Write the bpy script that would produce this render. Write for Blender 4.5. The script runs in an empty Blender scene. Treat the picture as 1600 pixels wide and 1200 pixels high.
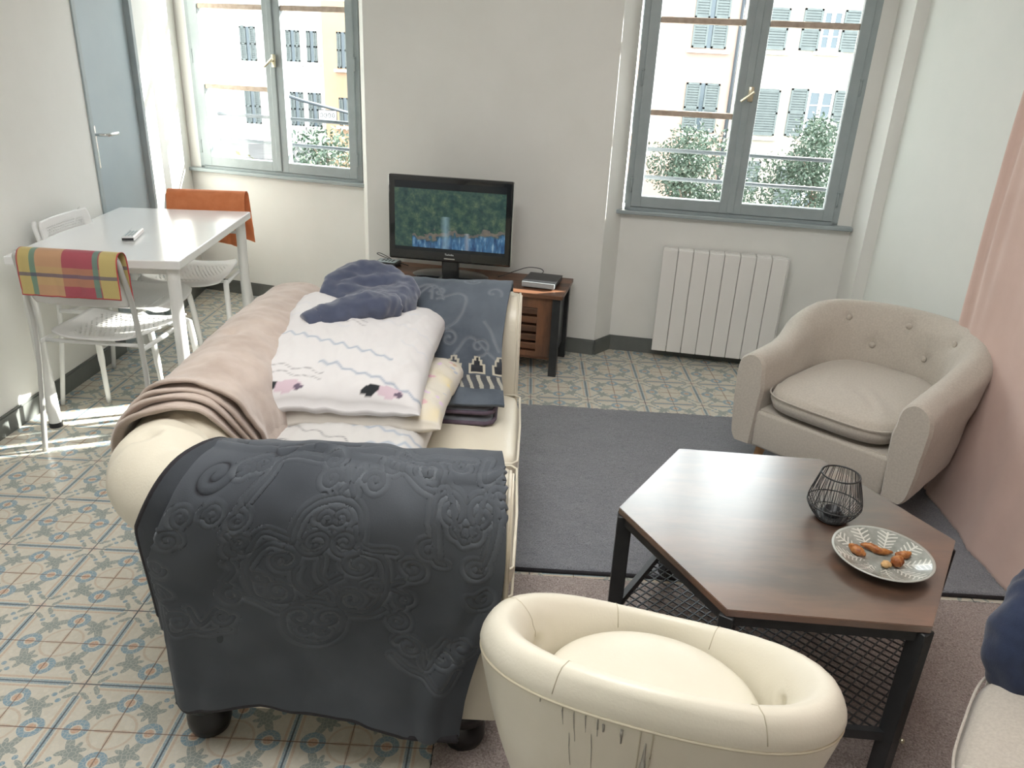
import bpy, bmesh, math, random
import numpy as np
from mathutils import Vector, Matrix
PI=math.pi
random.seed(7); RNG=np.random.RandomState(5)
C=bpy.context.scene.collection
# ------------------------------------------------------------------ helpers
def thing(name,label,cat,loc=(0,0,0),rz=0.0,group=None,kind=None):
    o=bpy.data.objects.new(name,None); C.objects.link(o)
    o.location=loc; o.rotation_euler=(0,0,rz); o.empty_display_size=.05
    if label: o['label']=label
    if cat: o['category']=cat
    if group: o['group']=group
    if kind: o['kind']=kind
    return o
def tag(o,label=None,cat=None,group=None,kind=None):
    if label: o['label']=label
    if cat: o['category']=cat
    if group: o['group']=group
    if kind: o['kind']=kind
    return o
def link(name,me,mat=None,parent=None,smooth=True,kind=None):
    o=bpy.data.objects.new(name,me); C.objects.link(o)
    if mat: me.materials.append(mat)
    if smooth: me.shade_smooth()
    if parent: o.parent=parent
    if kind: o['kind']=kind
    return o
def obj(name,bm,mat,parent=None,smooth=False,kind=None,auto=None):
    bmesh.ops.recalc_face_normals(bm,faces=bm.faces[:])
    me=bpy.data.meshes.new(name); bm.to_mesh(me); bm.free()
    o=link(name,me,mat,parent,smooth or auto is not None,kind)
    if auto is not None: me.set_sharp_from_angle(angle=math.radians(auto))
    return o
def nb(): return bmesh.new()
def box(bm,x0,x1,y0,y1,z0,z1,bev=0,seg=2,M=None):
    t=bmesh.new(); bmesh.ops.create_cube(t,size=1)
    bmesh.ops.scale(t,vec=(x1-x0,y1-y0,z1-z0),verts=t.verts)
    bmesh.ops.translate(t,vec=((x0+x1)/2,(y0+y1)/2,(z0+z1)/2),verts=t.verts)
    if bev: bmesh.ops.bevel(t,geom=t.edges[:],offset=bev,segments=seg,profile=.5,affect='EDGES')
    if M is not None: bmesh.ops.transform(t,matrix=M,verts=t.verts)
    add(bm,t)
def add(bm,t):
    me=bpy.data.meshes.new('t'); t.to_mesh(me); t.free(); bm.from_mesh(me); bpy.data.meshes.remove(me)
def prism(bm,poly,z0,z1,bev=0):
    t=bmesh.new()
    a=[t.verts.new((p[0],p[1],z0)) for p in poly]; b=[t.verts.new((p[0],p[1],z1)) for p in poly]
    n=len(poly); t.faces.new(a[::-1]); t.faces.new(b)
    for i in range(n): t.faces.new((a[i],a[(i+1)%n],b[(i+1)%n],b[i]))
    if bev: bmesh.ops.bevel(t,geom=t.edges[:],offset=bev,segments=2,affect='EDGES')
    add(bm,t)
def tube(bm,pts,r,n=10,closed=False,cap=True):
    P=[Vector(p) for p in pts]; m=len(P); rs=r if hasattr(r,'__len__') else [r]*m
    rings=[]; up=None
    for i in range(m):
        if closed: t=(P[(i+1)%m]-P[i-1])
        else: t=P[min(i+1,m-1)]-P[max(i-1,0)]
        t.normalize()
        if up is None:
            up=Vector((0,0,1)) if abs(t.z)<.9 else Vector((1,0,0))
        a=up-t*up.dot(t)
        if a.length<1e-6: a=t.orthogonal()
        a.normalize(); up=a; b=t.cross(a)
        rings.append([bm.verts.new(P[i]+(a*math.cos(2*PI*k/n)+b*math.sin(2*PI*k/n))*rs[i]) for k in range(n)])
    for i in range(m if closed else m-1):
        A=rings[i];B=rings[(i+1)%m]
        for k in range(n): bm.faces.new((A[k],A[(k+1)%n],B[(k+1)%n],B[k]))
    if cap and not closed:
        bm.faces.new(rings[0][::-1]); bm.faces.new(rings[-1])
def lathe(bm,prof,n=32,c=(0,0),sx=1,sy=1,close=True):
    rings=[[bm.verts.new((c[0]+sx*r*math.cos(2*PI*k/n),c[1]+sy*r*math.sin(2*PI*k/n),z)) for k in range(n)] for r,z in prof]
    for A,B in zip(rings,rings[1:]):
        for k in range(n): bm.faces.new((A[k],A[(k+1)%n],B[(k+1)%n],B[k]))
    if close:
        bm.faces.new(rings[0][::-1]); bm.faces.new(rings[-1])
def cr(pts,n):
    """Catmull-Rom through points, resampled to n points by arc length"""
    P=np.array(pts,float); Q=np.vstack([2*P[0]-P[1],P,2*P[-1]-P[-2]]); out=[]
    for i in range(1,len(Q)-2):
        t=np.linspace(0,1,24,endpoint=False)[:,None]
        a,b,c,d=Q[i-1],Q[i],Q[i+1],Q[i+2]
        out.append(.5*((2*b)+(-a+c)*t+(2*a-5*b+4*c-d)*t**2+(-a+3*b-3*c+d)*t**3))
    out=np.vstack(out+[P[-1:]])
    s=np.r_[0,np.cumsum(np.linalg.norm(np.diff(out,axis=0),axis=1))]
    q=np.linspace(0,s[-1],n)
    return np.array([np.interp(q,s,out[:,k]) for k in range(P.shape[1])]).T, s[-1]
def fbm(x,y,seed=0,oct=4,f=1.0):
    r=np.random.RandomState(seed); v=0; a=1.0
    for o in range(oct):
        for k in range(3):
            an=r.uniform(0,2*PI); ph=r.uniform(0,2*PI); ff=f*(2**o)*r.uniform(.7,1.4)
            v=v+a*np.sin(ff*2*PI*(x*math.cos(an)+y*math.sin(an))+ph+1.3*np.sin(ff*2*(x*math.sin(an)-y*math.cos(an))+ph*2))/3
        a*=.5
    return v
def gridmesh(name,P,mat,parent=None,wu=False,wv=False,col=None,thick=0,uv=True,offset=-1):
    nu,nv=P.shape[:2]
    idx=np.arange(nu*nv).reshape(nu,nv)
    A=idx if not wu else np.vstack([idx,idx[:1]]); A=A if not wv else np.hstack([A,A[:,:1]])
    a=A[:-1,:-1].ravel();b=A[1:,:-1].ravel();c=A[1:,1:].ravel();d=A[:-1,1:].ravel()
    F=np.stack([a,b,c,d],1)
    me=bpy.data.meshes.new(name); me.from_pydata(P.reshape(-1,3).tolist(),[],F.tolist())
    if uv and not wu and not wv:
        U,V=np.meshgrid(np.linspace(0,1,nu),np.linspace(0,1,nv),indexing='ij')
        uvv=np.stack([U.ravel(),V.ravel()],1)[F.ravel()]
        l=me.uv_layers.new(name='UVMap'); l.data.foreach_set('uv',uvv.astype(np.float32).ravel())
    if col is not None:
        at=me.color_attributes.new('Col','FLOAT_COLOR','POINT')
        cc=np.ones((nu*nv,4),np.float32); cc[:,:3]=col.reshape(-1,3); at.data.foreach_set('color',cc.ravel())
    me.update(); o=link(name,me,mat,parent,True)
    if thick:
        m=o.modifiers.new('t','SOLIDIFY'); m.thickness=thick; m.offset=offset
    return o
def normals(P):
    du=np.gradient(P,axis=0); dv=np.gradient(P,axis=1)
    n=np.cross(du,dv); return n/(np.linalg.norm(n,axis=2,keepdims=True)+1e-12)
# ------------------------------------------------------------------ materials
class NT:
    def __init__(s,m): s.m=m; s.t=m.node_tree; s.n=s.t.nodes; s.l=s.t.links
    def new(s,k,**kw):
        x=s.n.new(k)
        for a,b in kw.items(): setattr(x,a,b)
        return x
    def set(s,sock,v):
        if isinstance(v,bpy.types.NodeSocket): s.l.new(v,sock)
        elif v is not None: sock.default_value=v
    def M(s,op,a,b=None,c=None,clamp=False):
        x=s.new('ShaderNodeMath',operation=op,use_clamp=clamp)
        for i,v in enumerate((a,b,c)):
            if v is not None: s.set(x.inputs[i],v)
        return x.outputs[0]
    def mix(s,f,a,b):
        x=s.new('ShaderNodeMix',data_type='RGBA'); s.set(x.inputs[0],f)
        s.set(x.inputs[6],a if isinstance(a,bpy.types.NodeSocket) else (*a[:3],1)); s.set(x.inputs[7],b if isinstance(b,bpy.types.NodeSocket) else (*b[:3],1))
        return x.outputs[2]
    def noise(s,vec,scale,detail=4,rough=.6,out=0):
        x=s.new('ShaderNodeTexNoise'); s.set(x.inputs['Vector'],vec); x.inputs['Scale'].default_value=scale
        x.inputs['Detail'].default_value=detail; x.inputs['Roughness'].default_value=rough; return x.outputs[out]
    def ramp(s,f,stops):
        x=s.new('ShaderNodeValToRGB'); s.set(x.inputs[0],f); e=x.color_ramp.elements
        while len(e)<len(stops): e.new(.5)
        for k,(p,c) in zip(e,stops): k.position=p; k.color=(*c,1)
        return x.outputs[0]
    def bump(s,h,st=.3,d=.01):
        x=s.new('ShaderNodeBump'); x.inputs['Strength'].default_value=st; x.inputs['Distance'].default_value=d
        s.set(x.inputs['Height'],h); return x.outputs[0]
    def obj(s): return s.new('ShaderNodeTexCoord').outputs['Object']
    def scale(s,v,sc):
        x=s.new('ShaderNodeMapping'); s.set(x.inputs[0],v); x.inputs['Scale'].default_value=sc; return x.outputs[0]
def base(name,col=(.8,.8,.8),rough=.6,metal=0,spec=.5,sheen=0,sheenc=None,coat=0,emit=None,es=0):
    m=bpy.data.materials.new(name); m.use_nodes=True; t=NT(m); b=t.n['Principled BSDF']
    b.inputs['Base Color'].default_value=(*col,1); b.inputs['Roughness'].default_value=rough
    b.inputs['Metallic'].default_value=metal; b.inputs['Specular IOR Level'].default_value=spec
    b.inputs['Sheen Weight'].default_value=sheen; b.inputs['Coat Weight'].default_value=coat
    if sheenc: b.inputs['Sheen Tint'].default_value=(*sheenc,1)
    if emit: b.inputs['Emission Color'].default_value=(*emit,1); b.inputs['Emission Strength'].default_value=es
    t.b=b; return m,t
def noisy(name,c1,c2,scale=20,rough=.6,bumps=.2,bscale=60,bd=.003,st=(.3,.7),**k):
    m,t=base(name,c1,rough,**k); o=t.obj()
    n=t.noise(o,scale); t.set(t.b.inputs['Base Color'],t.ramp(n,[(st[0],c1),(st[1],c2)]))
    if bumps: t.set(t.b.inputs['Normal'],t.bump(t.noise(o,bscale,5),bumps,bd))
    return m
def attr(name,rough=.8,bumps=.15,bscale=250,bd=.002,**k):
    m,t=base(name,(.5,.5,.5),rough,**k); a=t.new('ShaderNodeVertexColor'); a.layer_name='Col'
    n=t.noise(t.obj(),14,3); c=t.mix(t.M('MULTIPLY',n,.18),a.outputs[0],(.5,.5,.5))
    t.set(t.b.inputs['Base Color'],a.outputs[0])
    if bumps: t.set(t.b.inputs['Normal'],t.bump(t.noise(t.obj(),bscale,4),bumps,bd))
    return m
MW=noisy('wall_paint',(.80,.80,.765),(.84,.84,.81),3,.75,.12,90,.002)
MWL=noisy('wall_paint_right',(.76,.79,.76),(.80,.82,.79),3,.75,.12,90,.002)
MBB=noisy('baseboard_paint',(.115,.125,.12),(.15,.16,.15),9,.45,.1,60)
MGREY=noisy('window_grey_paint',(.33,.385,.40),(.38,.435,.45),12,.4,.12,50,.002)
MDOOR=noisy('door_blue_grey_paint',(.36,.43,.47),(.40,.47,.50),3,.4,.06,30)
MTAN=noisy('bare_wood_bar',(.42,.32,.25),(.60,.50,.42),25,.6,.2,80)
MCEIL,_=base('ceiling_white',(.82,.82,.80),.9)
MWHITE,_=base('white_lacquer',(.83,.84,.84),.22,coat=.3)
MWMET,_=base('white_metal',(.80,.81,.80),.3)
MCHROME,_=base('chrome',(.75,.76,.76),.2,1)
MBRASS,_=base('pale_brass',(.72,.66,.50),.28,1)
MBLACK=noisy('black_metal',(.018,.020,.022),(.03,.032,.034),20,.42,.08,90)
MPIANO,_=base('black_gloss_plastic',(.012,.014,.016),.12,coat=.6)
MBPL,_=base('black_plastic',(.02,.022,.025),.4)
MRAD,_=base('radiator_enamel',(.85,.835,.81),.35)
MLEA=noisy('cream_leather',(.70,.65,.53),(.76,.71,.59),5,.36,.35,170,.0018,coat=.1)
MLEA2=noisy('tub_chair_leather',(.74,.70,.58),(.79,.75,.64),4,.38,.25,200,.0015,coat=.1)
MFAB=noisy('beige_linen',(.46,.42,.365),(.56,.515,.45),150,.9,.35,420,.0015,sheen=.3)
MWOODL=noisy('beech_wood',(.45,.24,.11),(.60,.35,.17),18,.45,.1,60)
MSEAM,_=base('seam_thread',(.42,.39,.31),.7)
MFOOT,_=base('black_turned_wood',(.012,.011,.011),.3)
# perforated white plastic for chair shells
def perf():
    m,t=base('perforated_white_plastic',(.80,.80,.79),.35); uv=t.new('ShaderNodeUVMap').outputs[0]
    s=t.new('ShaderNodeSeparateXYZ'); t.set(s.inputs[0],uv); x,y=s.outputs[0],s.outputs[1]
    row=t.M('FLOOR',t.M('MULTIPLY',y,20)); off=t.M('MULTIPLY',t.M('MODULO',row,2),.5)
    fx=t.M('SUBTRACT',t.M('FRACT',t.M('ADD',t.M('MULTIPLY',x,20),off)),.5); fy=t.M('SUBTRACT',t.M('FRACT',t.M('MULTIPLY',y,20)),.5)
    d=t.M('SQRT',t.M('ADD',t.M('MULTIPLY',fx,fx),t.M('MULTIPLY',fy,fy)))
    inside=t.M('LESS_THAN',d,.27)
    for q in (x,y): inside=t.M('MULTIPLY',inside,t.M('LESS_THAN',t.M('ABSOLUTE',t.M('SUBTRACT',q,.5)),.37))
    t.set(t.b.inputs['Alpha'],t.M('SUBTRACT',1,inside)); return m
MPERF=perf()
def rustic(name,ax=0,dark=1.0,rough=.4,coat=0,sc=7,gr=.45,bp=.15):
    m,t=base(name,(.2,.1,.05),rough,coat=coat); v=t.obj()
    s=[sc,sc,sc]; s[ax]=sc*.25
    v2=t.scale(v,tuple(s)); n=t.noise(v2,1,8,.65)
    s2=[60,60,60]; s2[ax]=4; g=t.noise(t.scale(v,tuple(s2)),1,4,.6)
    c=t.ramp(n,[(.30,(.028*dark,.018*dark,.015*dark)),(.46,(.11*dark,.052*dark,.030*dark)),(.60,(.24*dark,.105*dark,.052*dark)),(.75,(.13*dark,.065*dark,.038*dark))])
    c=t.mix(t.M('MULTIPLY',g,gr),c,(.05*dark,.03*dark,.02*dark))
    t.set(t.b.inputs['Base Color'],c); t.set(t.b.inputs['Normal'],t.bump(g,bp,.002)); return m
MRUST=rustic('rustic_brown_board',0,.95,.42); MRUSTV=rustic('rustic_brown_board_upright',2,1.0,.45)
MTOP=rustic('rustic_table_top',0,.72,.34,coat=1.0,sc=4,gr=.25,bp=.05); MTOP.node_tree.nodes['Principled BSDF'].inputs['Specular IOR Level'].default_value=.9; MTOP.node_tree.nodes['Principled BSDF'].inputs['Coat Roughness'].default_value=.26; MTOP.node_tree.nodes['Principled BSDF'].inputs['Coat IOR'].default_value=2.5
def floor_mat():
    m,t=base('mosaic_cement_tiles',(.6,.58,.5),.30); o=t.obj(); s=t.new('ShaderNodeSeparateXYZ'); t.set(s.inputs[0],o)
    P=.28; M=t.M
    def cell(q,off): return M('SUBTRACT',M('FRACT',M('ADD',M('DIVIDE',M('SUBTRACT',q,off),P),.5)),.5)
    jit=t.new('ShaderNodeTexVoronoi'); t.set(jit.inputs['Vector'],o); jit.inputs['Scale'].default_value=95
    jit.voronoi_dimensions='2D'
    ed=t.new('ShaderNodeTexVoronoi',feature='DISTANCE_TO_EDGE',voronoi_dimensions='2D'); t.set(ed.inputs['Vector'],o); ed.inputs['Scale'].default_value=95
    cx=cell(s.outputs[0],.14); cy=cell(s.outputs[1],.14)
    a=M('ABSOLUTE',cx); b=M('ABSOLUTE',cy); mx=M('MAXIMUM',a,b); mn=M('MINIMUM',a,b)
    def ell(px,py,rx,ry,ang):
        dx=M('SUBTRACT',mx,px); dy=M('SUBTRACT',mn,py); c_,s_=math.cos(ang),math.sin(ang)
        u=M('ADD',M('MULTIPLY',dx,c_/rx),M('MULTIPLY',dy,s_/rx)); v=M('ADD',M('MULTIPLY',dx,-s_/ry),M('MULTIPLY',dy,c_/ry))
        return M('ADD',M('MULTIPLY',u,u),M('MULTIPLY',v,v))
    def lt(v,k): return M('LESS_THAN',v,k)
    cream=t.mix(jit.outputs[1],(.62,.585,.49),(.70,.665,.575))
    c=cream
    # tan hoop and cross in the centre
    r=M('SQRT',M('ADD',M('MULTIPLY',a,a),M('MULTIPLY',b,b)))
    tan=(.50,.33,.205)
    c=t.mix(M('MULTIPLY',lt(M('ABSOLUTE',M('SUBTRACT',r,.185)),.011),.45),c,tan)
    c=t.mix(M('MULTIPLY',lt(ell(.075,0,.085,.02,0),1),.5),c,tan)
    # border stripes
    e=M('SUBTRACT',.5,mx); run=lt(mn,.36)
    blue=(.20,.335,.43); green=(.235,.285,.275); bl2=(.13,.23,.34)
    c=t.mix(M('MULTIPLY',M('MULTIPLY',lt(M('ABSOLUTE',M('SUBTRACT',e,.052)),.012),run),.75),c,(.56,.40,.28))
    c=t.mix(M('MULTIPLY',M('MULTIPLY',lt(e,.028),run),.85),c,blue)
    # leaves
    for q in [(.225,.215,.075,.045,2.36),(.27,.155,.10,.036,2.0),(.235,.215,.07,.03,.78),(.30,.235,.055,.026,.45),(.20,.165,.05,.022,1.3),(.425,.355,.05,.022,.55),(.385,.44,.045,.02,1.9),(.46,.385,.03,.017,.2)]:
        c=t.mix(M('MULTIPLY',lt(ell(*q),1),.9),c,green)
    # flowers
    d1=M('SQRT',ell(.31,0,1,1,0))
    c=t.mix(lt(d1,.106),c,blue); c=t.mix(lt(M('ABSOLUTE',M('SUBTRACT',d1,.046)),.006),c,cream); c=t.mix(lt(d1,.040),c,(.58,.36,.24))
    c=t.mix(lt(ell(.365,.30,.024,.024,0),1),c,blue)
    # pinkish corner cluster
    c=t.mix(M('MULTIPLY',lt(ell(.5,.5,.05,.05,0),1),.7),c,(.62,.46,.37))
    c=t.mix(M('MULTIPLY',lt(ed.outputs[0],.07),.55),c,(.60,.585,.53))
    # wear
    w=t.noise(o,3.5,5,.6); c=t.mix(M('MULTIPLY',w,.28),c,(.56,.52,.44))
    # joints
    j1=lt(e,.0075); j2=lt(mn,.0055)
    grime=t.noise(o,6,3)
    c=t.mix(M('MULTIPLY',j1,M('ADD',grime,.3)),c,(.05,.065,.085)); c=t.mix(M('MULTIPLY',j2,M('ADD',grime,.25)),c,(.17,.10,.07))
    t.set(t.b.inputs['Base Color'],c)
    t.set(t.b.inputs['Roughness'],M('ADD',.22,M('MULTIPLY',w,.22)))
    h=M('SUBTRACT',1,M('MAXIMUM',j1,j2)); h=M('ADD',h,M('MULTIPLY',t.noise(o,25,2),.25))
    t.set(t.b.inputs['Normal'],t.bump(h,.35,.0012)); return m
MFLOOR=floor_mat()
def pile(name,c1,c2,c3,sc=260):
    m,t=base(name,c1,.95,sheen=.25); o=t.obj(); n=t.noise(o,sc,3,.7); n2=t.noise(o,9,4)
    c=t.ramp(n,[(.32,c1),(.52,c2),(.72,c3)]); c=t.mix(t.M('MULTIPLY',t.M('SUBTRACT',n2,.35),.5),c,c1)
    t.set(t.b.inputs['Base Color'],c); t.set(t.b.inputs['Normal'],t.bump(n,.8,.006)); return m
MRUG1=pile('charcoal_pile',(.135,.14,.16),(.225,.232,.26),(.36,.37,.40),240)
MRUG2=pile('mauve_brown_pile',(.20,.155,.14),(.38,.315,.29),(.60,.52,.49),200)
def glassm():
    m=bpy.data.materials.new('window_glass'); m.use_nodes=True; t=NT(m); t.n.remove(t.n['Principled BSDF'])
    tr=t.new('ShaderNodeBsdfTransparent'); tr.inputs[0].default_value=(.97,.985,.98,1); gl=t.new('ShaderNodeBsdfGlossy'); gl.inputs['Roughness'].default_value=.02
    fr=t.new('ShaderNodeFresnel'); fr.inputs[0].default_value=1.45; mx=t.new('ShaderNodeMixShader')
    t.l.new(t.M('MULTIPLY',fr.outputs[0],.6),mx.inputs[0]); t.l.new(tr.outputs[0],mx.inputs[1]); t.l.new(gl.outputs[0],mx.inputs[2])
    t.l.new(mx.outputs[0],t.n['Material Output'].inputs[0]); return m
MGLASS=glassm()
# ------------------------------------------------------------------ camera
cam=bpy.data.cameras.new('camera'); co=bpy.data.objects.new('camera',cam); C.objects.link(co); bpy.context.scene.camera=co
cam.sensor_width=36; cam.lens=1192.21/1600*36; cam.clip_start=.05; cam.clip_end=300
pt,rl,yw=.395,.0491,-.0062
f=Vector((math.sin(yw)*math.cos(pt),math.cos(yw)*math.cos(pt),-math.sin(pt))); r=Vector((math.cos(yw),-math.sin(yw),0)); u=r.cross(f)
r2=r*math.cos(rl)+u*math.sin(rl); u2=-r*math.sin(rl)+u*math.cos(rl)
co.matrix_world=Matrix(((r2.x,u2.x,-f.x,1.3275),(r2.y,u2.y,-f.y,-1.7398),(r2.z,u2.z,-f.z,1.4881),(0,0,0,1)))
# ------------------------------------------------------------------ light
sc=bpy.context.scene
sc.view_settings.view_transform='Standard'; sc.view_settings.look='None'; sc.view_settings.gamma=1; sc.view_settings.exposure=1.22
w=bpy.data.worlds.new('sky'); sc.world=w; w.use_nodes=True; wt=w.node_tree
bg=wt.nodes['Background']; bg.inputs[0].default_value=(.92,.97,1.0,1); bg.inputs[1].default_value=3.0
sun=bpy.data.lights.new('sun','SUN'); sun.energy=30; sun.angle=.01; sun.color=(1,.955,.88)
so=bpy.data.objects.new('sun',sun); C.objects.link(so); so.location=(20,9,14)
el=math.radians(29); az=Vector((-.912,-.41,0)).normalized(); d=Vector((az.x*math.cos(el),az.y*math.cos(el),-math.sin(el)))
so.rotation_euler=d.to_track_quat('-Z','Y').to_euler()
lp=bpy.data.lights.new('fill_light','AREA'); lp.shape='DISK'; lp.size=1.8; lp.energy=24; lp.color=(1,.985,.96)  # soft fill added out of view to lift the shadows, no fixture there
lo=bpy.data.objects.new('fill_light',lp); C.objects.link(lo); lo.location=(1.15,-.7,2.70)
# ------------------------------------------------------------------ room shell
ZC=2.75; WT=2.3; n1=np.array([.287,.958]); n2=np.array([.168,.986])
bm=nb(); box(bm,-1.2,3.45,-3.6,3.5,-.12,0); tag(obj('floor',bm,MFLOOR),kind='structure')
bm=nb(); box(bm,-1.2,3.45,-3.6,3.6,ZC,ZC+.1); tag(obj('ceiling',bm,MCEIL),kind='structure')
def o2(p,n,k): return (p[0]+n[0]*k,p[1]+n[1]*k)
L0=(-.822,3.25); W1a=(-.745,3.227); W1b=(.352,2.898); R1=(.378,2.888)
N=(1.848,2.444); W2a=(1.861,2.442); W2b=(2.941,2.258); R2=(3.01,2.247)
bm=nb()
prism(bm,[(.431,2.632),(1.751,2.328),N,o2(N,n2,.20),o2(W1b,n1,.20),(.356,2.895)],0,ZC)
prism(bm,[L0,(.36,2.896),o2((.36,2.896),n1,.20),o2(L0,n1,.20)],0,.80)
prism(bm,[L0,(.36,2.896),o2((.36,2.896),n1,.20),o2(L0,n1,.20)],WT,ZC)
prism(bm,[L0,W1a,o2(W1a,n1,.20),o2(L0,n1,.20)],.80,WT)
prism(bm,[N,R2,o2(R2,n2,.20),o2(N,n2,.20)],0,.80)
prism(bm,[N,R2,o2(R2,n2,.20),o2(N,n2,.20)],WT,ZC)
prism(bm,[W2b,R2,o2(R2,n2,.20),o2(W2b,n2,.20)],.80,WT)
prism(bm,[(2.998,2.041),(3.054,2.029),(3.45,2.02),(3.45,2.45),o2(R2,n2,.2),R2],0,ZC)
tag(obj('wall_far',bm,MW),kind='structure')
bm=nb(); box(bm,-1.0,-.749,-3.6,2.0,0,ZC)
prism(bm,[(-.749,2.565),L0,o2(L0,n1,.2),(-1.1,3.4),(-1.1,2.565)],0,ZC); box(bm,-1.0,-.749,2.0,2.565,2.06,ZC)
tag(obj('wall_left',bm,MW),kind='structure')
bm=nb(); prism(bm,[(3.054,2.029),(3.12,1.0),(3.12,-3.6),(3.3,-3.6),(3.45,2.02)],0,ZC); tag(obj('wall_right',bm,MWL),kind='structure')
def bb(name,runs):
    bm=nb()
    for pts in runs:
        for i,(p,q) in enumerate(zip(pts,pts[1:])):
            p=np.array(p);q=np.array(q);dd=(q-p)/np.linalg.norm(q-p);nn=np.array([dd[1],-dd[0]])
            a=p-dd*.0;b=q+dd*.0
            prism(bm,[tuple(a),tuple(b),tuple(b+nn*.013+dd*(.0)),tuple(a+nn*.013)],0,.078,0)
            prism(bm,[tuple(a),tuple(b),tuple(b+nn*.008),tuple(a+nn*.008)],.078,.085,0)
    return tag(obj(name,bm,MBB),kind='structure')
bm=nb(); box(bm,-1.0,3.3,-3.75,-3.6,0,ZC); tag(obj('wall_back',bm,MW),kind='structure')
bb('baseboard_left',[[(-.749,-3.6),(-.749,2.0)],[(-.749,2.565),L0]])
bb('baseboard_far',[[L0,(.37,2.893),(.431,2.632),(1.751,2.328),N,R2,(2.998,2.041),(3.054,2.029)]])
bb('baseboard_right',[[(3.054,2.029),(3.12,1.0),(3.12,-3.6)]])
# door in the left wall
dr=thing('door_1',None,None,(-.749,2.0,0),0,kind='structure')
bm=nb(); box(bm,-.055,-.022,.03,.535,.005,2.03,.003); obj('door_panel',bm,MDOOR,dr)
bm=nb(); box(bm,-.06,.008,0,.03,0,2.06,.003); box(bm,-.06,.008,.535,.565,0,2.06,.003); box(bm,-.06,.008,0,.565,2.03,2.06,.003); obj('door_frame',bm,MGREY,dr)
bm=nb(); tube(bm,[(-.022,.065,1.09),(.035,.065,1.09),(.045,.075,1.09),(.045,.17,1.092)],.008,10); box(bm,-.022,-.016,.045,.085,.93,1.13,.003); obj('door_handle',bm,MCHROME,dr,auto=40)
# ------------------------------------------------------------------ windows
def window(name,o,p,glL,glR,mid,bars,handle_z,hinges):
    o=np.array(o);p=np.array(p);L=float(np.linalg.norm(p-o));dd=(p-o)/L;ang=math.atan2(dd[1],dd[0])
    g=thing(name,None,None,(o[0],o[1],0),ang,kind='structure')
    cc=lambda x:(x-o[0])/dd[0]
    z0=.80;z1=WT
    bm=nb(); 
    for a,b,c,e in [(0,.032,z0,z1),(L-.032,L,z0,z1),(0,L,z0,z0+.018),(0,L,z1-.04,z1)]: box(bm,a,b,-.004,.07,c,e,.003)
    obj('window_frame',bm,MGREY,g)
    bm=nb(); box(bm,-.065,L+.07,-.045,.02,.782,.802,.004); obj('window_sill',bm,MGREY,g)
    m=cc(mid)
    for k,(x0,x1,ga,gb) in enumerate([(.03,m-.001,cc(glL[0]),cc(glL[1])),(m+.001,L-.03,cc(glR[0]),cc(glR[1]))]):
        bm=nb(); zb=.878; zt=z1-.10
        box(bm,x0,ga,-.014,.035,z0+.02,z1-.042,.004); box(bm,gb,x1,-.014,.035,z0+.02,z1-.042,.004)
        box(bm,ga-.002,gb+.002,-.014,.035,z0+.02,zb,.004); box(bm,ga-.002,gb+.002,-.014,.035,zt,z1-.042,.004)
        if k==1: box(bm,m-.014,m+.022,-.022,-.008,z0+.025,z1-.045,.005)
        sh=obj('window_sash',bm,MGREY,g)
        bm=nb(); box(bm,ga,gb,.012,.015,zb,zt); obj('window_pane',bm,MGLASS,sh)
        for zz in bars[k]:
            bm=nb(); box(bm,ga,gb,-.006,.03,zz-.014,zz+.014,.004); obj('glazing_bar',bm,MTAN,sh)
        for hz in hinges:
            bm=nb(); hx=x0-.004 if k==0 else x1+.004; tube(bm,[(hx,-.012,hz-.035),(hx,-.012,hz+.035)],.006,8); tube(bm,[(hx,-.012,hz+.035),(hx,-.012,hz+.043)],.009,8)
            obj('hinge',bm,MGREY,sh,smooth=True)
    bm=nb(); hx=m+.018; box(bm,hx-.013,hx+.013,-.030,-.020,handle_z-.035,handle_z+.035,.004); tube(bm,[(hx,-.03,handle_z),(hx,-.055,handle_z)],.008,8)
    tube(bm,[(hx+.012,-.056,handle_z+.012),(hx-.045,-.058,handle_z-.035)],[.009,.006],8); obj('window_handle',bm,MBRASS,g,auto=40)
    return g,ang,L
window('window_1',W1a,W1b,(-.656,-.232),(-.12,.278),-.185,[[1.29,1.73],[1.73]],1.45,[.93,1.45,2.0])
window('window_2',W2a,W2b,(1.945,2.347),(2.457,2.861),2.398,[[1.30,1.73],[1.73]],1.41,[.93,1.46,2.0])
# balcony rails outside each window
def rails(loc,L,ang,label,zs):
    g=thing('window_guard_rail',label,'railing',(loc[0],loc[1],0),ang,'guard rails outside the windows')
    for z in zs:
        bm=nb(); tube(bm,[(-.16,0,z),(L+.16,0,z)],.011,10); obj('rail_bar',bm,MRAILM,g,smooth=True)
    for x in (-.155,L+.155):
        bm=nb(); box(bm,x-.012,x+.012,-.03,.012,zs[-1]-.10,zs[0]+.03,.002); obj('rail_bracket',bm,MRAILM,g)
MRAILM,_=base('grey_rail_paint',(.055,.065,.075),.7)
a1=math.atan2(W1b[1]-W1a[1],W1b[0]-W1a[0]); a2=math.atan2(W2b[1]-W2a[1],W2b[0]-W2a[0])
p=o2(W1a,n1,.235); rails(p,1.145,a1,'pair of thin grey bars outside the left window, above the far chair',(1.115,.958))
p=o2(W2a,n2,.235); rails(p,1.095,a2,'pair of thin grey bars outside the right window, above the radiator',(1.098,.948))
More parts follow.
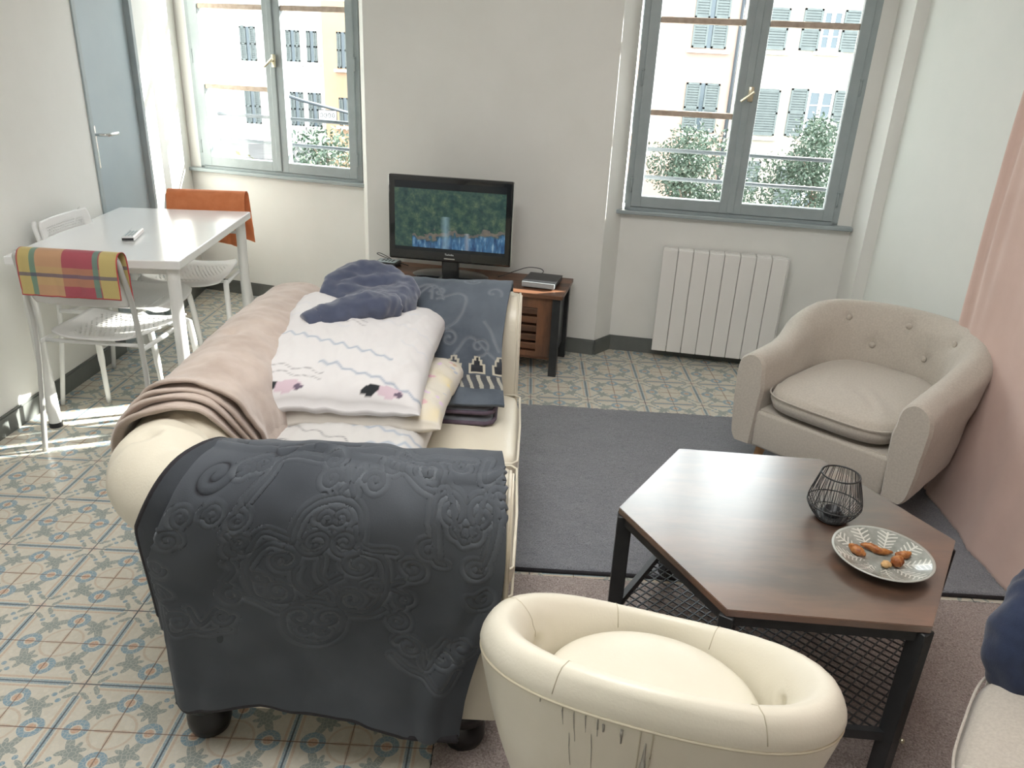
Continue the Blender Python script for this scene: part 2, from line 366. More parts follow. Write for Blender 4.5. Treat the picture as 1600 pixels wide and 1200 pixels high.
#MORE
# ------------------------------------------------------------------ radiator
ra=math.atan2(-.17,1)
g=thing('radiator','white flat-panel radiator with eight upright fins under the right window','radiator',(2.072,2.306,0),ra)
RW=.645
bm=nb(); box(bm,.012,RW-.008,.03,.075,.075,.600,.004); obj('radiator_body',bm,MRAD,g)
for k in range(8):
    bm=nb(); x=k*RW/8; box(bm,x+.0012,x+RW/8-.0012,0,.028,.052,.622,.0035); box(bm,x+.002,x+RW/8-.002,.028,.078,.606,.624,.002); obj('radiator_fin',bm,MRAD,g)
bm=nb(); box(bm,RW,RW+.006,.004,.08,.06,.62,.002); obj('end_plate',bm,MRAD,g)
for x in (.12,.52):
    bm=nb(); box(bm,x-.015,x+.015,.07,.104,.12,.5,.002); obj('wall_bracket',bm,MBB,g)
# ------------------------------------------------------------------ tv stand
sa=math.radians(-11.0); ZT=.44
g=thing('tv_stand','rustic brown wooden low cabinet with black posts and louvred door, under the television','tv stand',(1.025,2.225,0),sa)
HW,HD=.545,.175
bm=nb(); box(bm,-HW-.01,HW+.012,-HD-.012,HD+.01,ZT-.022,ZT,.003); obj('top_board',bm,MRUST,g)
for sx in (-1,1):
    for sy in (-1,1):
        bm=nb(); x=sx*(HW-.02); y=sy*(HD-.02); box(bm,x-.02,x+.02,y-.02,y+.02,0,ZT-.023,.002); obj('corner_post',bm,MBLACK,g)
for sx in (-1,1):
    bm=nb(); box(bm,sx*(HW-.026)-.006,sx*(HW-.026)+.006,-HD+.04,HD-.04,.095,ZT-.023); obj('side_panel',bm,MBLACK,g)
bm=nb(); box(bm,-HW+.04,HW-.04,-HD+.03,HD-.02,.08,.096); obj('bottom_board',bm,MRUST,g)
bm=nb(); box(bm,-HW+.04,HW-.04,HD-.03,HD-.022,.096,ZT-.023); obj('back_board',bm,MRUST,g)
for sx in (-1,1):
    xa,xb=(.17,HW-.041) if sx>0 else (-HW+.041,-.17)
    d=None; bm=nb(); box(bm,xa,xa+.035,-HD+.01,-HD+.028,.098,ZT-.026,.002); box(bm,xb-.075,xb,-HD+.01,-HD+.028,.098,ZT-.026,.002)
    box(bm,xa+.03,xb-.07,-HD+.01,-HD+.028,.098,.125,.002); box(bm,xa+.03,xb-.07,-HD+.01,-HD+.028,ZT-.08,ZT-.026,.002)
    d=obj('cabinet_door',bm,MRUSTV,g)
    bm=nb()
    for i in range(5):
        z=.135+i*.047; R=Matrix.Translation((0,-HD+.02,z+.018))@Matrix.Rotation(math.radians(18),4,'X')
        box(bm,xa+.03,xb-.07,-.004,.004,-.019,.017,.001,1,R)
    obj('louvre_slats',bm,MRUST,d)
bm=nb(); box(bm,-.17,.17,-HD+.02,HD-.03,.255,.27,.001); obj('middle_shelf',bm,MRUST,g)
# ------------------------------------------------------------------ television
ta=math.radians(-8)
tv=thing('television','black flat television switched on, showing a green forest and blue water','television',(.948,2.215,ZT),ta)
TW=.325
bm=nb(); box(bm,-TW,TW,-.035,.0,.082,.515,.010,3); obj('screen_bezel',bm,MPIANO,tv)
bm=nb(); box(bm,-TW+.03,TW-.03,0,.045,.11,.49,.015,2); obj('rear_case',bm,MBPL,tv)
def scr():
    m,t=base('lit_screen',(.01,.01,.012),.15); uv=t.new('ShaderNodeUVMap').outputs[0]; s=t.new('ShaderNodeSeparateXYZ'); t.set(s.inputs[0],uv); x,y=s.outputs[0],s.outputs[1]; M=t.M
    n=t.noise(t.scale(uv,(16,9,1)),1,6,.75); n2=t.noise(t.scale(uv,(5,3,1)),1.3,3)
    c=t.ramp(n,[(.33,(.006,.018,.020)),(.47,(.022,.055,.042)),(.58,(.06,.10,.055)),(.70,(.14,.17,.09))])
    c=t.mix(M('MULTIPLY',n2,.5),c,(.02,.05,.06))
    wn=t.noise(t.scale(uv,(30,5,1)),1,4,.6)
    wc=t.ramp(wn,[(.35,(.008,.03,.11)),(.55,(.04,.13,.26)),(.72,(.32,.45,.55))])
    edge=M('ADD',M('MULTIPLY',x,.16),M('ADD',.16,M('MULTIPLY',M('SUBTRACT',n2,.5),.45))); edge=M('SUBTRACT',edge,M('MULTIPLY',M('LESS_THAN',x,.16),.3))
    c=t.mix(M('MULTIPLY',M('LESS_THAN',M('ABSOLUTE',M('SUBTRACT',y,M('ADD',edge,.02))),.028),n),c,(.20,.14,.12))
    c=t.mix(M('MULTIPLY',M('MULTIPLY',M('SUBTRACT',edge,y),18,clamp=True),.8),c,wc)
    fx=M('MULTIPLY',M('SUBTRACT',.045,M('ABSOLUTE',M('SUBTRACT',x,M('ADD',.44,M('MULTIPLY',n2,.05))))),22,clamp=True); c=t.mix(M('MULTIPLY',M('MULTIPLY',fx,M('LESS_THAN',y,.52)),.45),c,(.28,.42,.48)); fx=M('MULTIPLY',M('SUBTRACT',.03,M('ABSOLUTE',M('SUBTRACT',x,.66))),25,clamp=True); c=t.mix(M('MULTIPLY',M('MULTIPLY',fx,M('LESS_THAN',y,.30)),.5),c,(.40,.46,.50))
    bar=M('MAXIMUM',M('GREATER_THAN',y,.90),M('LESS_THAN',y,.05)); c=t.mix(bar,c,(.004,.006,.008))
    t.set(t.b.inputs['Emission Color'],c); t.b.inputs['Emission Strength'].default_value=.45; return m
MSCR=scr()
P=np.zeros((2,2,3)); 
for i,x in enumerate((-TW+.034,TW-.034)):
    for j,z in enumerate((.135,.487)): P[i,j]=(x,-.0358,z)
sO=gridmesh('screen',P,MSCR,tv,thick=0)
MGL,_=base('white_lettering',(.7,.72,.74),.4)
def text(body,size,loc,rot,mat,parent,name='lettering',ext=.0004,sx=1):
    cu=bpy.data.curves.new(name,'FONT'); cu.body=body; cu.size=size; cu.extrude=ext; cu.align_x='CENTER'; cu.resolution_u=2
    t=bpy.data.objects.new('tmp',cu); C.objects.link(t); dg=bpy.context.evaluated_depsgraph_get(); me=bpy.data.meshes.new_from_object(t.evaluated_get(dg))
    bpy.data.objects.remove(t); o=link(name,me,mat,parent,False); o.location=loc; o.rotation_euler=rot; o.scale=(sx,1,1); return o
text('Technika',.013,(0,-.0364,.119),(PI/2,0,0),MGL,tv,'maker_lettering')
bm=nb(); box(bm,-.028,.03,-.0372,-.035,.098,.104,.001,1); obj('badge',bm,MCHROME,tv)
bm=nb(); box(bm,TW-.002,TW+.0012,-.0355,-.004,.09,.508,.001,1); obj('chrome_edge',bm,MCHROME,tv)
bm=nb(); lathe(bm,[(.0,.001),(.20,.001),(.205,.006),(.19,.013),(.06,.018),(.0,.02)][1:],40,(0,.0),1.0,.56); obj('stand_base',bm,MPIANO,tv,auto=35)
bm=nb(); box(bm,-.045,.045,-.018,.02,.012,.11,.008,2); obj('stand_neck',bm,MPIANO,tv)
# set-top box, remote with cradle and cables
g=thing('set_top_box','small silver-fronted set-top box at the right end of the brown tv stand','set-top box',(1.436,2.150,ZT),math.radians(-14))
MSILV=noisy('silver_plastic',(.36,.40,.42),(.42,.46,.48),20,.3,.05)
bm=nb(); box(bm,-.085,.085,-.095,.10,.006,.032,.004); obj('box_case',bm,MBPL,g)
bm=nb(); box(bm,-.086,.086,-.103,-.094,.006,.033,.003); obj('front_panel',bm,MSILV,g)
bm=nb(); box(bm,-.088,.088,-.09,.095,.0315,.0345,.001); obj('lid',bm,MBPL,g)
for x in(-.07,.07):
    for y in (-.08,.085):
        bm=nb(); box(bm,x-.008,x+.008,y-.008,y+.008,0,.007); obj('rubber_foot',bm,MBPL,g)
g=thing('cordless_phone','black handset with pale keypad lying at the left end of the tv stand','phone',(.585,2.385,ZT),math.radians(-12))
MKEY=noisy('pale_blue_keys',(.42,.52,.55),(.50,.58,.60),30,.4,0)
bm=nb(); box(bm,-.065,.065,-.05,.05,0,.025,.010,3); obj('phone_case',bm,MBPL,g)
bm=nb(); box(bm,-.05,.055,-.038,.038,.0245,.028,.003); kp=obj('keypad',bm,MKEY,g)
bm=nb()
for i in range(4):
    for j in range(3): box(bm,-.03+i*.019,-.019+i*.019,-.022+j*.017,-.012+j*.017,.0275,.0295,.001,1)
obj('keys',bm,MBPL,kp)
def cable(pts,label,name='cable',r=.0022):
    q,_=cr(pts,60); bm=nb(); tube(bm,[tuple(v) for v in q],r,8); return tag(obj(name,bm,MBPL,None,True),label,'cable')
cable([(.66,2.36,ZT+.004),(.60,2.44,ZT+.02),(.53,2.47,ZT+.045),(.52,2.43,ZT+.05),(.58,2.42,ZT+.03),(.70,2.38,ZT+.004)],'thin dark looped cable beside the phone at the left of the television')
cable([(1.20,2.24,ZT+.003),(1.29,2.32,ZT+.02),(1.36,2.335,ZT+.04),(1.43,2.33,ZT+.036),(1.44,2.31,ZT+.02),(1.40,2.30,ZT+.012),(1.46,2.28,ZT+.012),(1.53,2.25,ZT+.003)],'thin dark cable curling behind the silver set-top box')
# ------------------------------------------------------------------ dining table
tr=math.atan2(.09,1.07)
g=thing('dining_table','white rectangular dining table with round white metal legs against the left wall','table',(-.362,1.625,0),tr)
TX,TY,TZ=.325,.535,.735
bm=nb(); box(bm,-TX,TX,-TY,TY,TZ-.034,TZ,.004); obj('tabletop',bm,MWHITE,g)
bm=nb(); box(bm,-TX+.05,TX-.05,-TY+.045,-TY+.065,TZ-.065,TZ-.034); box(bm,-TX+.05,TX-.05,TY-.065,TY-.045,TZ-.065,TZ-.034)
box(bm,-TX+.045,-TX+.065,-TY+.05,TY-.05,TZ-.065,TZ-.034); box(bm,TX-.065,TX-.045,-TY+.05,TY-.05,TZ-.065,TZ-.034); obj('apron',bm,MWMET,g)
for sx in(-1,1):
    for sy in(-1,1):
        bm=nb(); x,y=sx*(TX-.045),sy*(TY-.045); tube(bm,[(x,y,.02),(x,y,TZ-.034)],.0245,20); lg=obj('leg',bm,MWMET,g,auto=40)
        bm=nb(); tube(bm,[(x,y,0),(x,y,.021)],.026,20); obj('foot_cap',bm,MBPL,lg,auto=40)
g=thing('remote_control','white remote control lying on the white dining table','remote control',(-.35,1.49,TZ),math.radians(14))
bm=nb(); box(bm,-.026,.026,-.095,.095,.001,.02,.006,3); obj('remote_case',bm,MWHITE,g)
bm=nb()
for i in range(6):
    for j in range(3): box(bm,-.017+j*.013,-.009+j*.013,-.07+i*.018,-.062+i*.018,.0195,.0225,.001,1)
obj('buttons',bm,MKEY,g)
bm=nb(); box(bm,-.0225,.0225,-.0965,-.0935,.005,.015,.001); obj('battery_strip',bm,MBPL,g)
# ------------------------------------------------------------------ white perforated chairs (front is +Y)
def white_chair(label,loc,rz,legmat=None):
    g=thing('plastic_chair',label,'chair',loc,rz,'white perforated chairs around the dining table')
    # seat
    U,V=np.meshgrid(np.linspace(-1,1,40),np.linspace(-1,1,40),indexing='ij')
    X=U*(.195+.012*V)*(1-.10*np.abs(V)**6); Y=V*.20*(1-.08*np.abs(U)**6); Z=.445+.02*np.abs(U)**3-.014*(1-U**2)*(1-V**2)-.05*np.clip(V-.78,0,1)**1.2*2+.012*np.clip(-V,0,1)
    gridmesh('seat',np.stack([X,Y,Z],2),MPERF,g,thick=.006)
    U,V=np.meshgrid(np.linspace(-1,1,40),np.linspace(0,1,30),indexing='ij')
    X=U*.19*(1-.09*(np.abs(2*V-1)**5)); Z=.60+V*.205; Y=-.225-.035*V-.02*(1-U**2)
    gridmesh('backrest',np.stack([X,Y,Z],2),MPERF,g,thick=.008)
    for s in(-1,1):
        bm=nb(); q,_=cr([(s*.225,-.275,.0),(s*.21,-.235,.30),(s*.200,-.225,.47),(s*.196,-.235,.62),(s*.185,-.275,.79),(s*.17,-.283,.80)],24); tube(bm,[tuple(v) for v in q],.010,10); obj('rear_leg',bm,legmat or MWMET,g,smooth=True)
        bm=nb(); q,_=cr([(s*.205,-.22,.435),(s*.205,.10,.43),(s*.21,.155,.41),(s*.228,.195,.0)],24); tube(bm,[tuple(v) for v in q],[.009]*10+[.0135]*8+[.011]*6,10); obj('front_leg',bm,MWMET,g,smooth=True)
    for y_,z_ in((.10,.430),(-.18,.433)):
        bm=nb(); tube(bm,[(-.205,y_,z_),(.205,y_,z_)],.008,8); obj('seat_rail',bm,MWMET,g,smooth=True)
    return g
MSIL,_=base('satin_steel',(.62,.63,.62),.35,.5)
white_chair('white perforated chair at the near end of the dining table, plaid cloth over its back',(-.285,1.165,0),math.radians(-2),MSIL)
white_chair('white perforated chair on the wall side of the dining table',(-.415,1.545,0),math.radians(-90))
white_chair('white perforated chair at the window end of the dining table, orange cloth over its back',(-.345,2.02,0),math.radians(184))
# plaid cloth on the near chair
def plaid():
    m,t=base('plaid_cotton',(.6,.3,.2),.9,sheen=.2); uv=t.new('ShaderNodeUVMap').outputs[0]; s=t.new('ShaderNodeSeparateXYZ'); t.set(s.inputs[0],uv); x,y=s.outputs[0],s.outputs[1]; M=t.M
    yel=(.52,.42,.17); org=(.52,.31,.18); red=(.38,.085,.11); grn=(.10,.27,.22); navy=(.10,.09,.16)
    c=t.mix(M('GREATER_THAN',x,.14),yel,org); c=t.mix(M('GREATER_THAN',x,.45),c,red); c=t.mix(M('GREATER_THAN',x,.82),c,yel)
    c=t.mix(M('MULTIPLY',M('LESS_THAN',M('ABSOLUTE',M('SUBTRACT',M('FRACT',M('MULTIPLY',y,2.6)),.5)),.22),.35),c,yel)
    for q in (.155,.78): c=t.mix(M('MULTIPLY',M('LESS_THAN',M('ABSOLUTE',M('SUBTRACT',x,q)),.028),.8),c,grn)
    for q in (.20,.68): c=t.mix(M('MULTIPLY',M('LESS_THAN',M('ABSOLUTE',M('SUBTRACT',y,q)),.017),.75),c,navy)
    ed=M('MAXIMUM',M('ABSOLUTE',M('SUBTRACT',x,.5)),M('ABSOLUTE',M('SUBTRACT',y,.5))); c=t.mix(M('GREATER_THAN',ed,.488),c,(.48,.06,.07))
    t.set(t.b.inputs['Base Color'],c); t.set(t.b.inputs['Normal'],t.bump(t.noise(t.obj(),300,3),.15,.001)); return m
def hung_cloth(name,label,loc,rz,w,front,back,mat,top,skew=0,amp=.004,seed=0,thick=.0015,flare=0,lowcurve=0):
    """cloth over a chair back; front = hang on -Y side"""
    nu,nv=70,90; U,V=np.meshgrid(np.linspace(0,1,nu),np.linspace(0,1,nv),indexing='ij')
    q,L=cr([(-.036,top-front),(-.036,top-front*.5),(-.032,top-.03),(-.020,top-.006),(0,top),(.020,top-.006),(.032,top-.03),(.036,top-back*.5),(.038,top-back)],nv)
    Y=np.interp(V.ravel(),np.linspace(0,1,nv),q[:,0]).reshape(V.shape); Z=np.interp(V.ravel(),np.linspace(0,1,nv),q[:,1]).reshape(V.shape)
    X=(U-.5)*w+skew*(V-.5); hang=np.clip((top-Z)/max(front,back),0,1)
    fold=amp*np.sin(U*17+seed)*hang+amp*.8*fbm(U*w*6,Z*6,seed)*hang
    Y=Y+np.where(V<.5,-1,1)*(np.abs(fold)+flare*hang); Z=Z-lowcurve*hang*(4*(U-.5)**2)
    P=np.stack([X,Y,Z],2); o=gridmesh(name,P,mat,None,thick=thick,offset=0); o.location=loc; o.rotation_euler=(0,0,rz); return tag(o,label,'cloth')
hung_cloth('plaid_cloth','red, yellow and green plaid cloth folded over the back of the near white chair',(-.2755,.898,0),math.radians(-2),.365,.165,.19,plaid(),.815,amp=.006,seed=3)
MORANGE=noisy('orange_cotton',(.72,.22,.08),(.80,.28,.12),20,.85,.12,300,sheen=.2)
hung_cloth('orange_cloth','bright orange cloth hanging over the back of the chair nearest the left window',(-.338,2.287,0),math.radians(4),.40,.26,.24,MORANGE,.817,skew=.03,amp=.010,seed=5,lowcurve=.04)
# ------------------------------------------------------------------ sofa
SOFA=thing('sofa','two-seat cream leather sofa with rolled arms and buttoned back, covered with blankets','sofa',(0,0,0))
def prof(kind):
    if kind=='arm': p=[(.0,.30),(.0,.50),(.008,.60),(.035,.68),(.085,.722),(.135,.738),(.185,.722),(.215,.675),(.222,.63),(.205,.575),(.175,.535),(.168,.42),(.168,.13)]
    else: p=[(.0,.30),(.0,.50),(.012,.62),(.05,.70),(.105,.735),(.15,.742),(.205,.72),(.245,.675),(.258,.62),(.238,.56),(.185,.515),(.125,.49),(.118,.40),(.112,.13)]
    return p
def resample(p,n): return cr(p,n)[0]
def sweep(path,dirs,profs,name,mat,parent,disp=None):
    """path: (n,2) inner-face points, dirs: outward unit (n,2), profs: (n,m,2)"""
    n=len(path); m=profs.shape[1]; P=np.zeros((n,m,3))
    for i in range(n):
        P[i,:,0]=path[i,0]+dirs[i,0]*profs[i,:,0]; P[i,:,1]=path[i,1]+dirs[i,1]*profs[i,:,0]; P[i,:,2]=profs[i,:,1]
    if disp is not None: P=disp(P)
    return P,gridmesh(name,P,mat,parent,uv=False)
NP=80
PA=resample(prof('arm'),NP); PB=resample(prof('back'),NP)
YI0,YI1=-.282,.762; XI=.70; XF=1.315; CR_=.05
def path_pts():
    pts=[];dirs=[];wt=[]
    for x in np.linspace(XF,XI+CR_,60): pts.append((x,YI0)); dirs.append((0,-1)); wt.append(0)
    for a in np.linspace(0,PI/2,40)[1:]:
        pts.append((XI+CR_-CR_*math.sin(a),YI0+CR_-CR_*math.cos(a))); dirs.append((-math.sin(a),-math.cos(a))); wt.append(.5-.5*math.cos(2*a))
    for y in np.linspace(YI0+CR_,YI1-CR_,110)[1:]: pts.append((XI,y)); dirs.append((-1,0)); wt.append(1)
    for a in np.linspace(0,PI/2,40)[1:]:
        pts.append((XI+CR_-CR_*math.cos(a),YI1-CR_+CR_*math.sin(a))); dirs.append((-math.cos(a),math.sin(a))); wt.append(.5+.5*math.cos(2*a))
    for x in np.linspace(XI+CR_,XF,60)[1:]: pts.append((x,YI1)); dirs.append((0,1)); wt.append(0)
    return np.array(pts),np.array(dirs),np.array(wt)
pp,dd_,ww=path_pts()
profs=PA[None]*(1-ww[:,None,None])+PB[None]*ww[:,None,None]
# button dimples along the roll, between dimples the leather swells
arc=np.r_[0,np.cumsum(np.linalg.norm(np.diff(pp+dd_*.13,axis=0),axis=1))]
def tuft(P,lo=0,hi=None):
    Nn=normals(P); sgn=np.sign(Nn[P.shape[0]//2,NP//3,2]); Nn=Nn*sgn
    A=arc[lo:hi][:,None]*np.ones((1,P.shape[1])); S=np.linspace(0,1,P.shape[1])[None]*np.ones((P.shape[0],1))
    per=.155; ph=(A/per)%1-.5
    D=np.zeros_like(A)
    for s0,off in((.30,0),(.43,.5)):
        q=((A/per+off)%1)-.5; D-=.020*np.exp(-((q*per/.018)**2+((S-s0)/.018)**2)); D-=.009*np.exp(-(q*per/.008)**2)*np.exp(-((S-s0-.055)/.05)**2)
    D+=.006*np.cos(2*PI*A/per)*np.exp(-((S-.40)/.14)**2)
    D+=.0025*fbm(A*5,S*3,4)*np.exp(-((S-.45)/.25)**2)
    return P+Nn*D[...,None]
iA=60; iB=60+39+109; 
for lo,hi,nm in((0,100,'near'),(99-1,210,'b'),(209,None,'far')):
    n=len(pp[lo:hi]); 
    P,o=sweep(pp[lo:hi],dd_[lo:hi],profs[lo:hi],'backrest' if nm=='b' else 'armrest',MLEA,SOFA,disp=lambda P:tuft(P,lo,hi))
# front faces of both arms
def armface(y0,s):
    bm=nb(); q=[(y0+s*(o),z) for o,z in resample(prof('arm'),40)]
    a=[bm.verts.new((XF,y,z)) for y,z in q]+[bm.verts.new((XF,y0,.13))]
    b=[bm.verts.new((XF+.018,y0+s*.084+(y-y0-s*.084)*.93,.43+(z-.43)*.985)) for y,z in q]+[bm.verts.new((XF+.018,y0+s*.006,.135))]
    n=len(a)
    for i in range(n): bm.faces.new((a[i],a[(i+1)%n],b[(i+1)%n],b[i]))
    bm.faces.new(b); fc=obj('arm_front',bm,MLEA,SOFA,auto=50)
    bm=nb(); tube(bm,[(XF+.010,y0+s*.084+(y-y0-s*.084)*.985,.43+(z-.43)*.995) for y,z in q],.0045,8); obj('piping',bm,MLEA,fc,smooth=True)
armface(YI0,-1); armface(YI1,1)
bm=nb(); box(bm,.592,XF-.005,-.436,.915,.125,.40,.03,3); obj('base_frame',bm,MLEA,SOFA,auto=40)
bm=nb(); box(bm,XF-.02,XF+.012,YI0+.003,YI1-.003,.13,.305,.012,3); obj('front_rail',bm,MLEA,SOFA,auto=40)
def capF(n,e):
    k=n//2; r=np.linspace(0,1,k); a=np.arccos(np.clip(r,0,1)**(1/e)); return np.r_[-a,a[::-1][1:]]
def cushion(name,x0,x1,y0,y1,z0,z1,mat,parent,r=.03,puff=.015,seed=0,wr=.002,n=50):
    """superellipsoid-like upholstered block as a closed surface"""
    th=np.linspace(0,2*PI,n*3,endpoint=False); e1,e2=.16,.38; ph=capF(n,e2)
    T,F_=np.meshgrid(th,ph,indexing='ij')
    sp=lambda v,e:np.sign(v)*np.abs(v)**e
    X=sp(np.cos(F_),e2)*sp(np.cos(T),e1); Y=sp(np.cos(F_),e2)*sp(np.sin(T),e1); Z=sp(np.sin(F_),e2*1.2)
    hx,hy,hz=(x1-x0)/2,(y1-y0)/2,(z1-z0)/2
    cz=(z0+z1)/2+Z*hz+np.where(Z>0,1,.3)*puff*(1-X**2)*(1-Y**2)*np.sign(Z)
    cz=cz+wr*fbm(X*hx*7,Y*hy*7,seed)*(Z>.3)
    P=np.stack([(x0+x1)/2+X*hx,(y0+y1)/2+Y*hy,cz],2)
    return gridmesh(name,P,mat,parent,wu=True,uv=False)
ym=(YI0+YI1)/2
for k,(ya,yb) in enumerate(((YI0+.004,ym-.002),(ym+.002,YI1-.004))):
    c_=cushion('seat_cushion',.71,1.345,ya,yb,.30,.425,MLEA,SOFA,seed=k,puff=.014)
    bm=nb()
    for z in(.325,.405): tube(bm,[(1.20,ya+.004,z),(1.325,ya+.004,z),(1.342,ya+.022,z),(1.346,(ya+yb)/2,z),(1.342,yb-.022,z),(1.325,yb-.004,z),(1.20,yb-.004,z)],.004,8)
    obj('piping',bm,MLEA,c_,smooth=True)
for x in(.640,1.245):
    for y in(-.385,.865):
        bm=nb(); lathe(bm,[(.030,.0),(.044,.005),(.050,.025),(.050,.050),(.040,.070),(.034,.078),(.055,.086),(.058,.128)],24,(x,y)); obj('foot',bm,MFOOT,SOFA,smooth=True)
# ------------------------------------------------------------------ drapes over the sofa
class Canvas:
    """pattern field on a regular (s,t) grid in metres"""
    def __init__(s,S,T,nu,nv,t0=0): s.S,s.T,s.nu,s.nv,s.t0=S,T,nu,nv,t0; s.d=np.full((nu,nv),1.0); s.ds=S/(nu-1); s.dt=T/(nv-1); s.gs=np.linspace(0,S,nu); s.gt=np.linspace(t0,t0+T,nv)
    def stroke(s,pts,rad=.016,field=None):
        D=s.d if field is None else field; pts=np.array(pts,float)
        seg=np.linalg.norm(np.diff(pts,axis=0),axis=1); L=np.r_[0,np.cumsum(seg)]; n=max(2,int(L[-1]/.0015)); q=np.linspace(0,L[-1],n)
        X=np.interp(q,L,pts[:,0]); Y=np.interp(q,L,pts[:,1])
        for x,y in zip(X,Y):
            i0=max(0,int((x-rad)/s.ds)); i1=min(s.nu,int((x+rad)/s.ds)+2); j0=max(0,int((y-s.t0-rad)/s.dt)); j1=min(s.nv,int((y-s.t0+rad)/s.dt)+2)
            if i0>=i1 or j0>=j1: continue
            w=np.sqrt((s.gs[i0:i1,None]-x)**2+(s.gt[None,j0:j1]-y)**2); D[i0:i1,j0:j1]=np.minimum(D[i0:i1,j0:j1],w)
def spiral(cx,cy,r,a0,dr,turns=1.4,n=50,tail=None):
    out=[]
    for i in range(n+1):
        k=i/n; a=a0+dr*k*turns*2*PI; rr=r*(1-.82*k); out.append((cx+rr*math.cos(a),cy+rr*math.sin(a)))
    return out
def over_arm(y0,s,prof_pts,xl,xr,nu,nv,off_fold,zs=None,lenf=None,corner=True):
    """surface laid over an arm: prof_pts (o,z); xl,xr functions of v; returns P, L"""
    q,L=cr(prof_pts,nv); P=np.zeros((nu,nv,3)); U=np.linspace(0,1,nu); V=np.linspace(0,1,nv)
    for j in range(nv):
        P[:,j,0]=xl(V[j])+(xr(V[j])-xl(V[j]))*U
        if lenf is not None:
            vv=np.clip(V[j]*lenf(U),0,1); o=np.interp(vv,V,q[:,0]); z=np.interp(vv,V,q[:,1])
        else: o=np.full(nu,q[j,0]); z=np.full(nu,q[j,1])
        R=.05+np.maximum(o,-.05); dx=np.maximum((XI+CR_)-P[:,j,0],0) if corner else np.zeros(nu)
        yc=y0-s*.05
        yy=np.where(dx>0,yc+s*np.sqrt(np.maximum(R*R-dx*dx,.0009)),y0+s*o)
        P[:,j,1]=yy; P[:,j,2]=z
    return P,L
def plush(name,rim): 
    m,t=base(name,(.1,.1,.12),.85,sheen=.16,sheenc=(.75,.80,.88)); t.b.inputs['Sheen Roughness'].default_value=.3
    a=t.new('ShaderNodeVertexColor'); a.layer_name='Col'; n=t.noise(t.obj(),7,4,.6); 
    c=t.mix(t.M('MULTIPLY',t.ramp(n,[(.38,(0,0,0)),(.66,(1,1,1))]),.35),a.outputs[0],rim); t.set(t.b.inputs['Base Color'],c)
    t.set(t.b.inputs['Normal'],t.bump(t.noise(t.obj(),420,3),.25,.0015)); return m
MPLUSH=plush('charcoal_plush',(.060,.068,.080))
NU,NV=360,500
PR=[(-.022,.47),(-.022,.56),(-.012,.64),(.022,.712),(.08,.752),(.135,.763),(.19,.752),(.228,.715),(.244,.66),(.243,.58),(.232,.48),(.220,.36),(.214,.24),(.212,.12)]
def lf(U):
    z=np.interp(U,[0,.05,.15,.30,.42,.55,.66,.80,.92,1.0],[.150,.146,.158,.175,.168,.172,.158,.118,.096,.098]); return 1-(z-.115)/1.02
P,LB=over_arm(YI0,-1,PR,lambda v:.745-.120*min(1,max(0,(v-.36)/.26))-.01*max(0,v-.6),lambda v:1.312-.012*math.sin(v*9)-.085*max(0,v-.6)*2,NU,NV,None,lenf=lf)
tc=LB*.385
cv=Canvas(.70,LB,NU,NV,-tc)
Z=lambda x,y:((x-210)*.00061,.262+(y-500)*.00080)
ZR=.00074
def zs(cx,cy,r,a0,dr,turns=1.35,field=None,rad=.016): 
    c=Z(cx,cy); cv.stroke(spiral(c[0],c[1],r*ZR,a0,dr,turns),rad,field)
def zl(pts,field=None,rad=.016): q,_=cr([Z(*p) for p in pts],40); cv.stroke(q,rad,field)
for (x,y,r_,a0,dr) in [(735,395,46,PI,-1),(835,395,46,0,1),(720,650,46,PI,1),(820,650,46,0,-1),(650,452,44,-PI/2,1),(645,562,44,PI/2,-1),(893,452,44,-PI/2,-1),(893,570,44,PI/2,1),(757,332,22,PI,1),(803,332,22,0,-1),(745,695,20,PI,-1),(800,695,20,0,1),
  (490,415,36,PI/2,1),(463,345,28,-PI/2,1),(485,590,36,-PI/2,-1),(440,668,36,0,1),(250,405,34,0,-1),(375,330,26,PI,1),(270,335,26,PI/2,1),(285,675,34,PI,1),(240,500,24,0,1),(240,585,24,0,-1),
  (712,188,32,PI,1),(735,240,28,0,-1),(888,240,30,PI,1),(935,192,30,0,-1),(1075,185,44,PI,-1),(965,140,24,0,1),(1165,262,50,PI,1),(1272,262,50,0,-1),(1190,300,22,0,1),(1248,300,22,PI,-1),(1335,222,32,PI,1),(1180,150,24,0,1),
  (1060,435,34,PI/2,-1),(1105,370,28,-PI/2,-1),(1060,540,28,PI/2,1),(1052,620,34,-PI/2,1),(1300,480,34,PI,-1),(1262,390,28,0,1),(1290,650,34,0,1),(1110,690,38,PI,1),(1240,700,42,0,-1),(960,520,24,PI,1),(580,520,24,0,1),(460,205,30,PI,1),(410,225,24,0,-1)]:
    zs(x,y,r_,a0,dr)
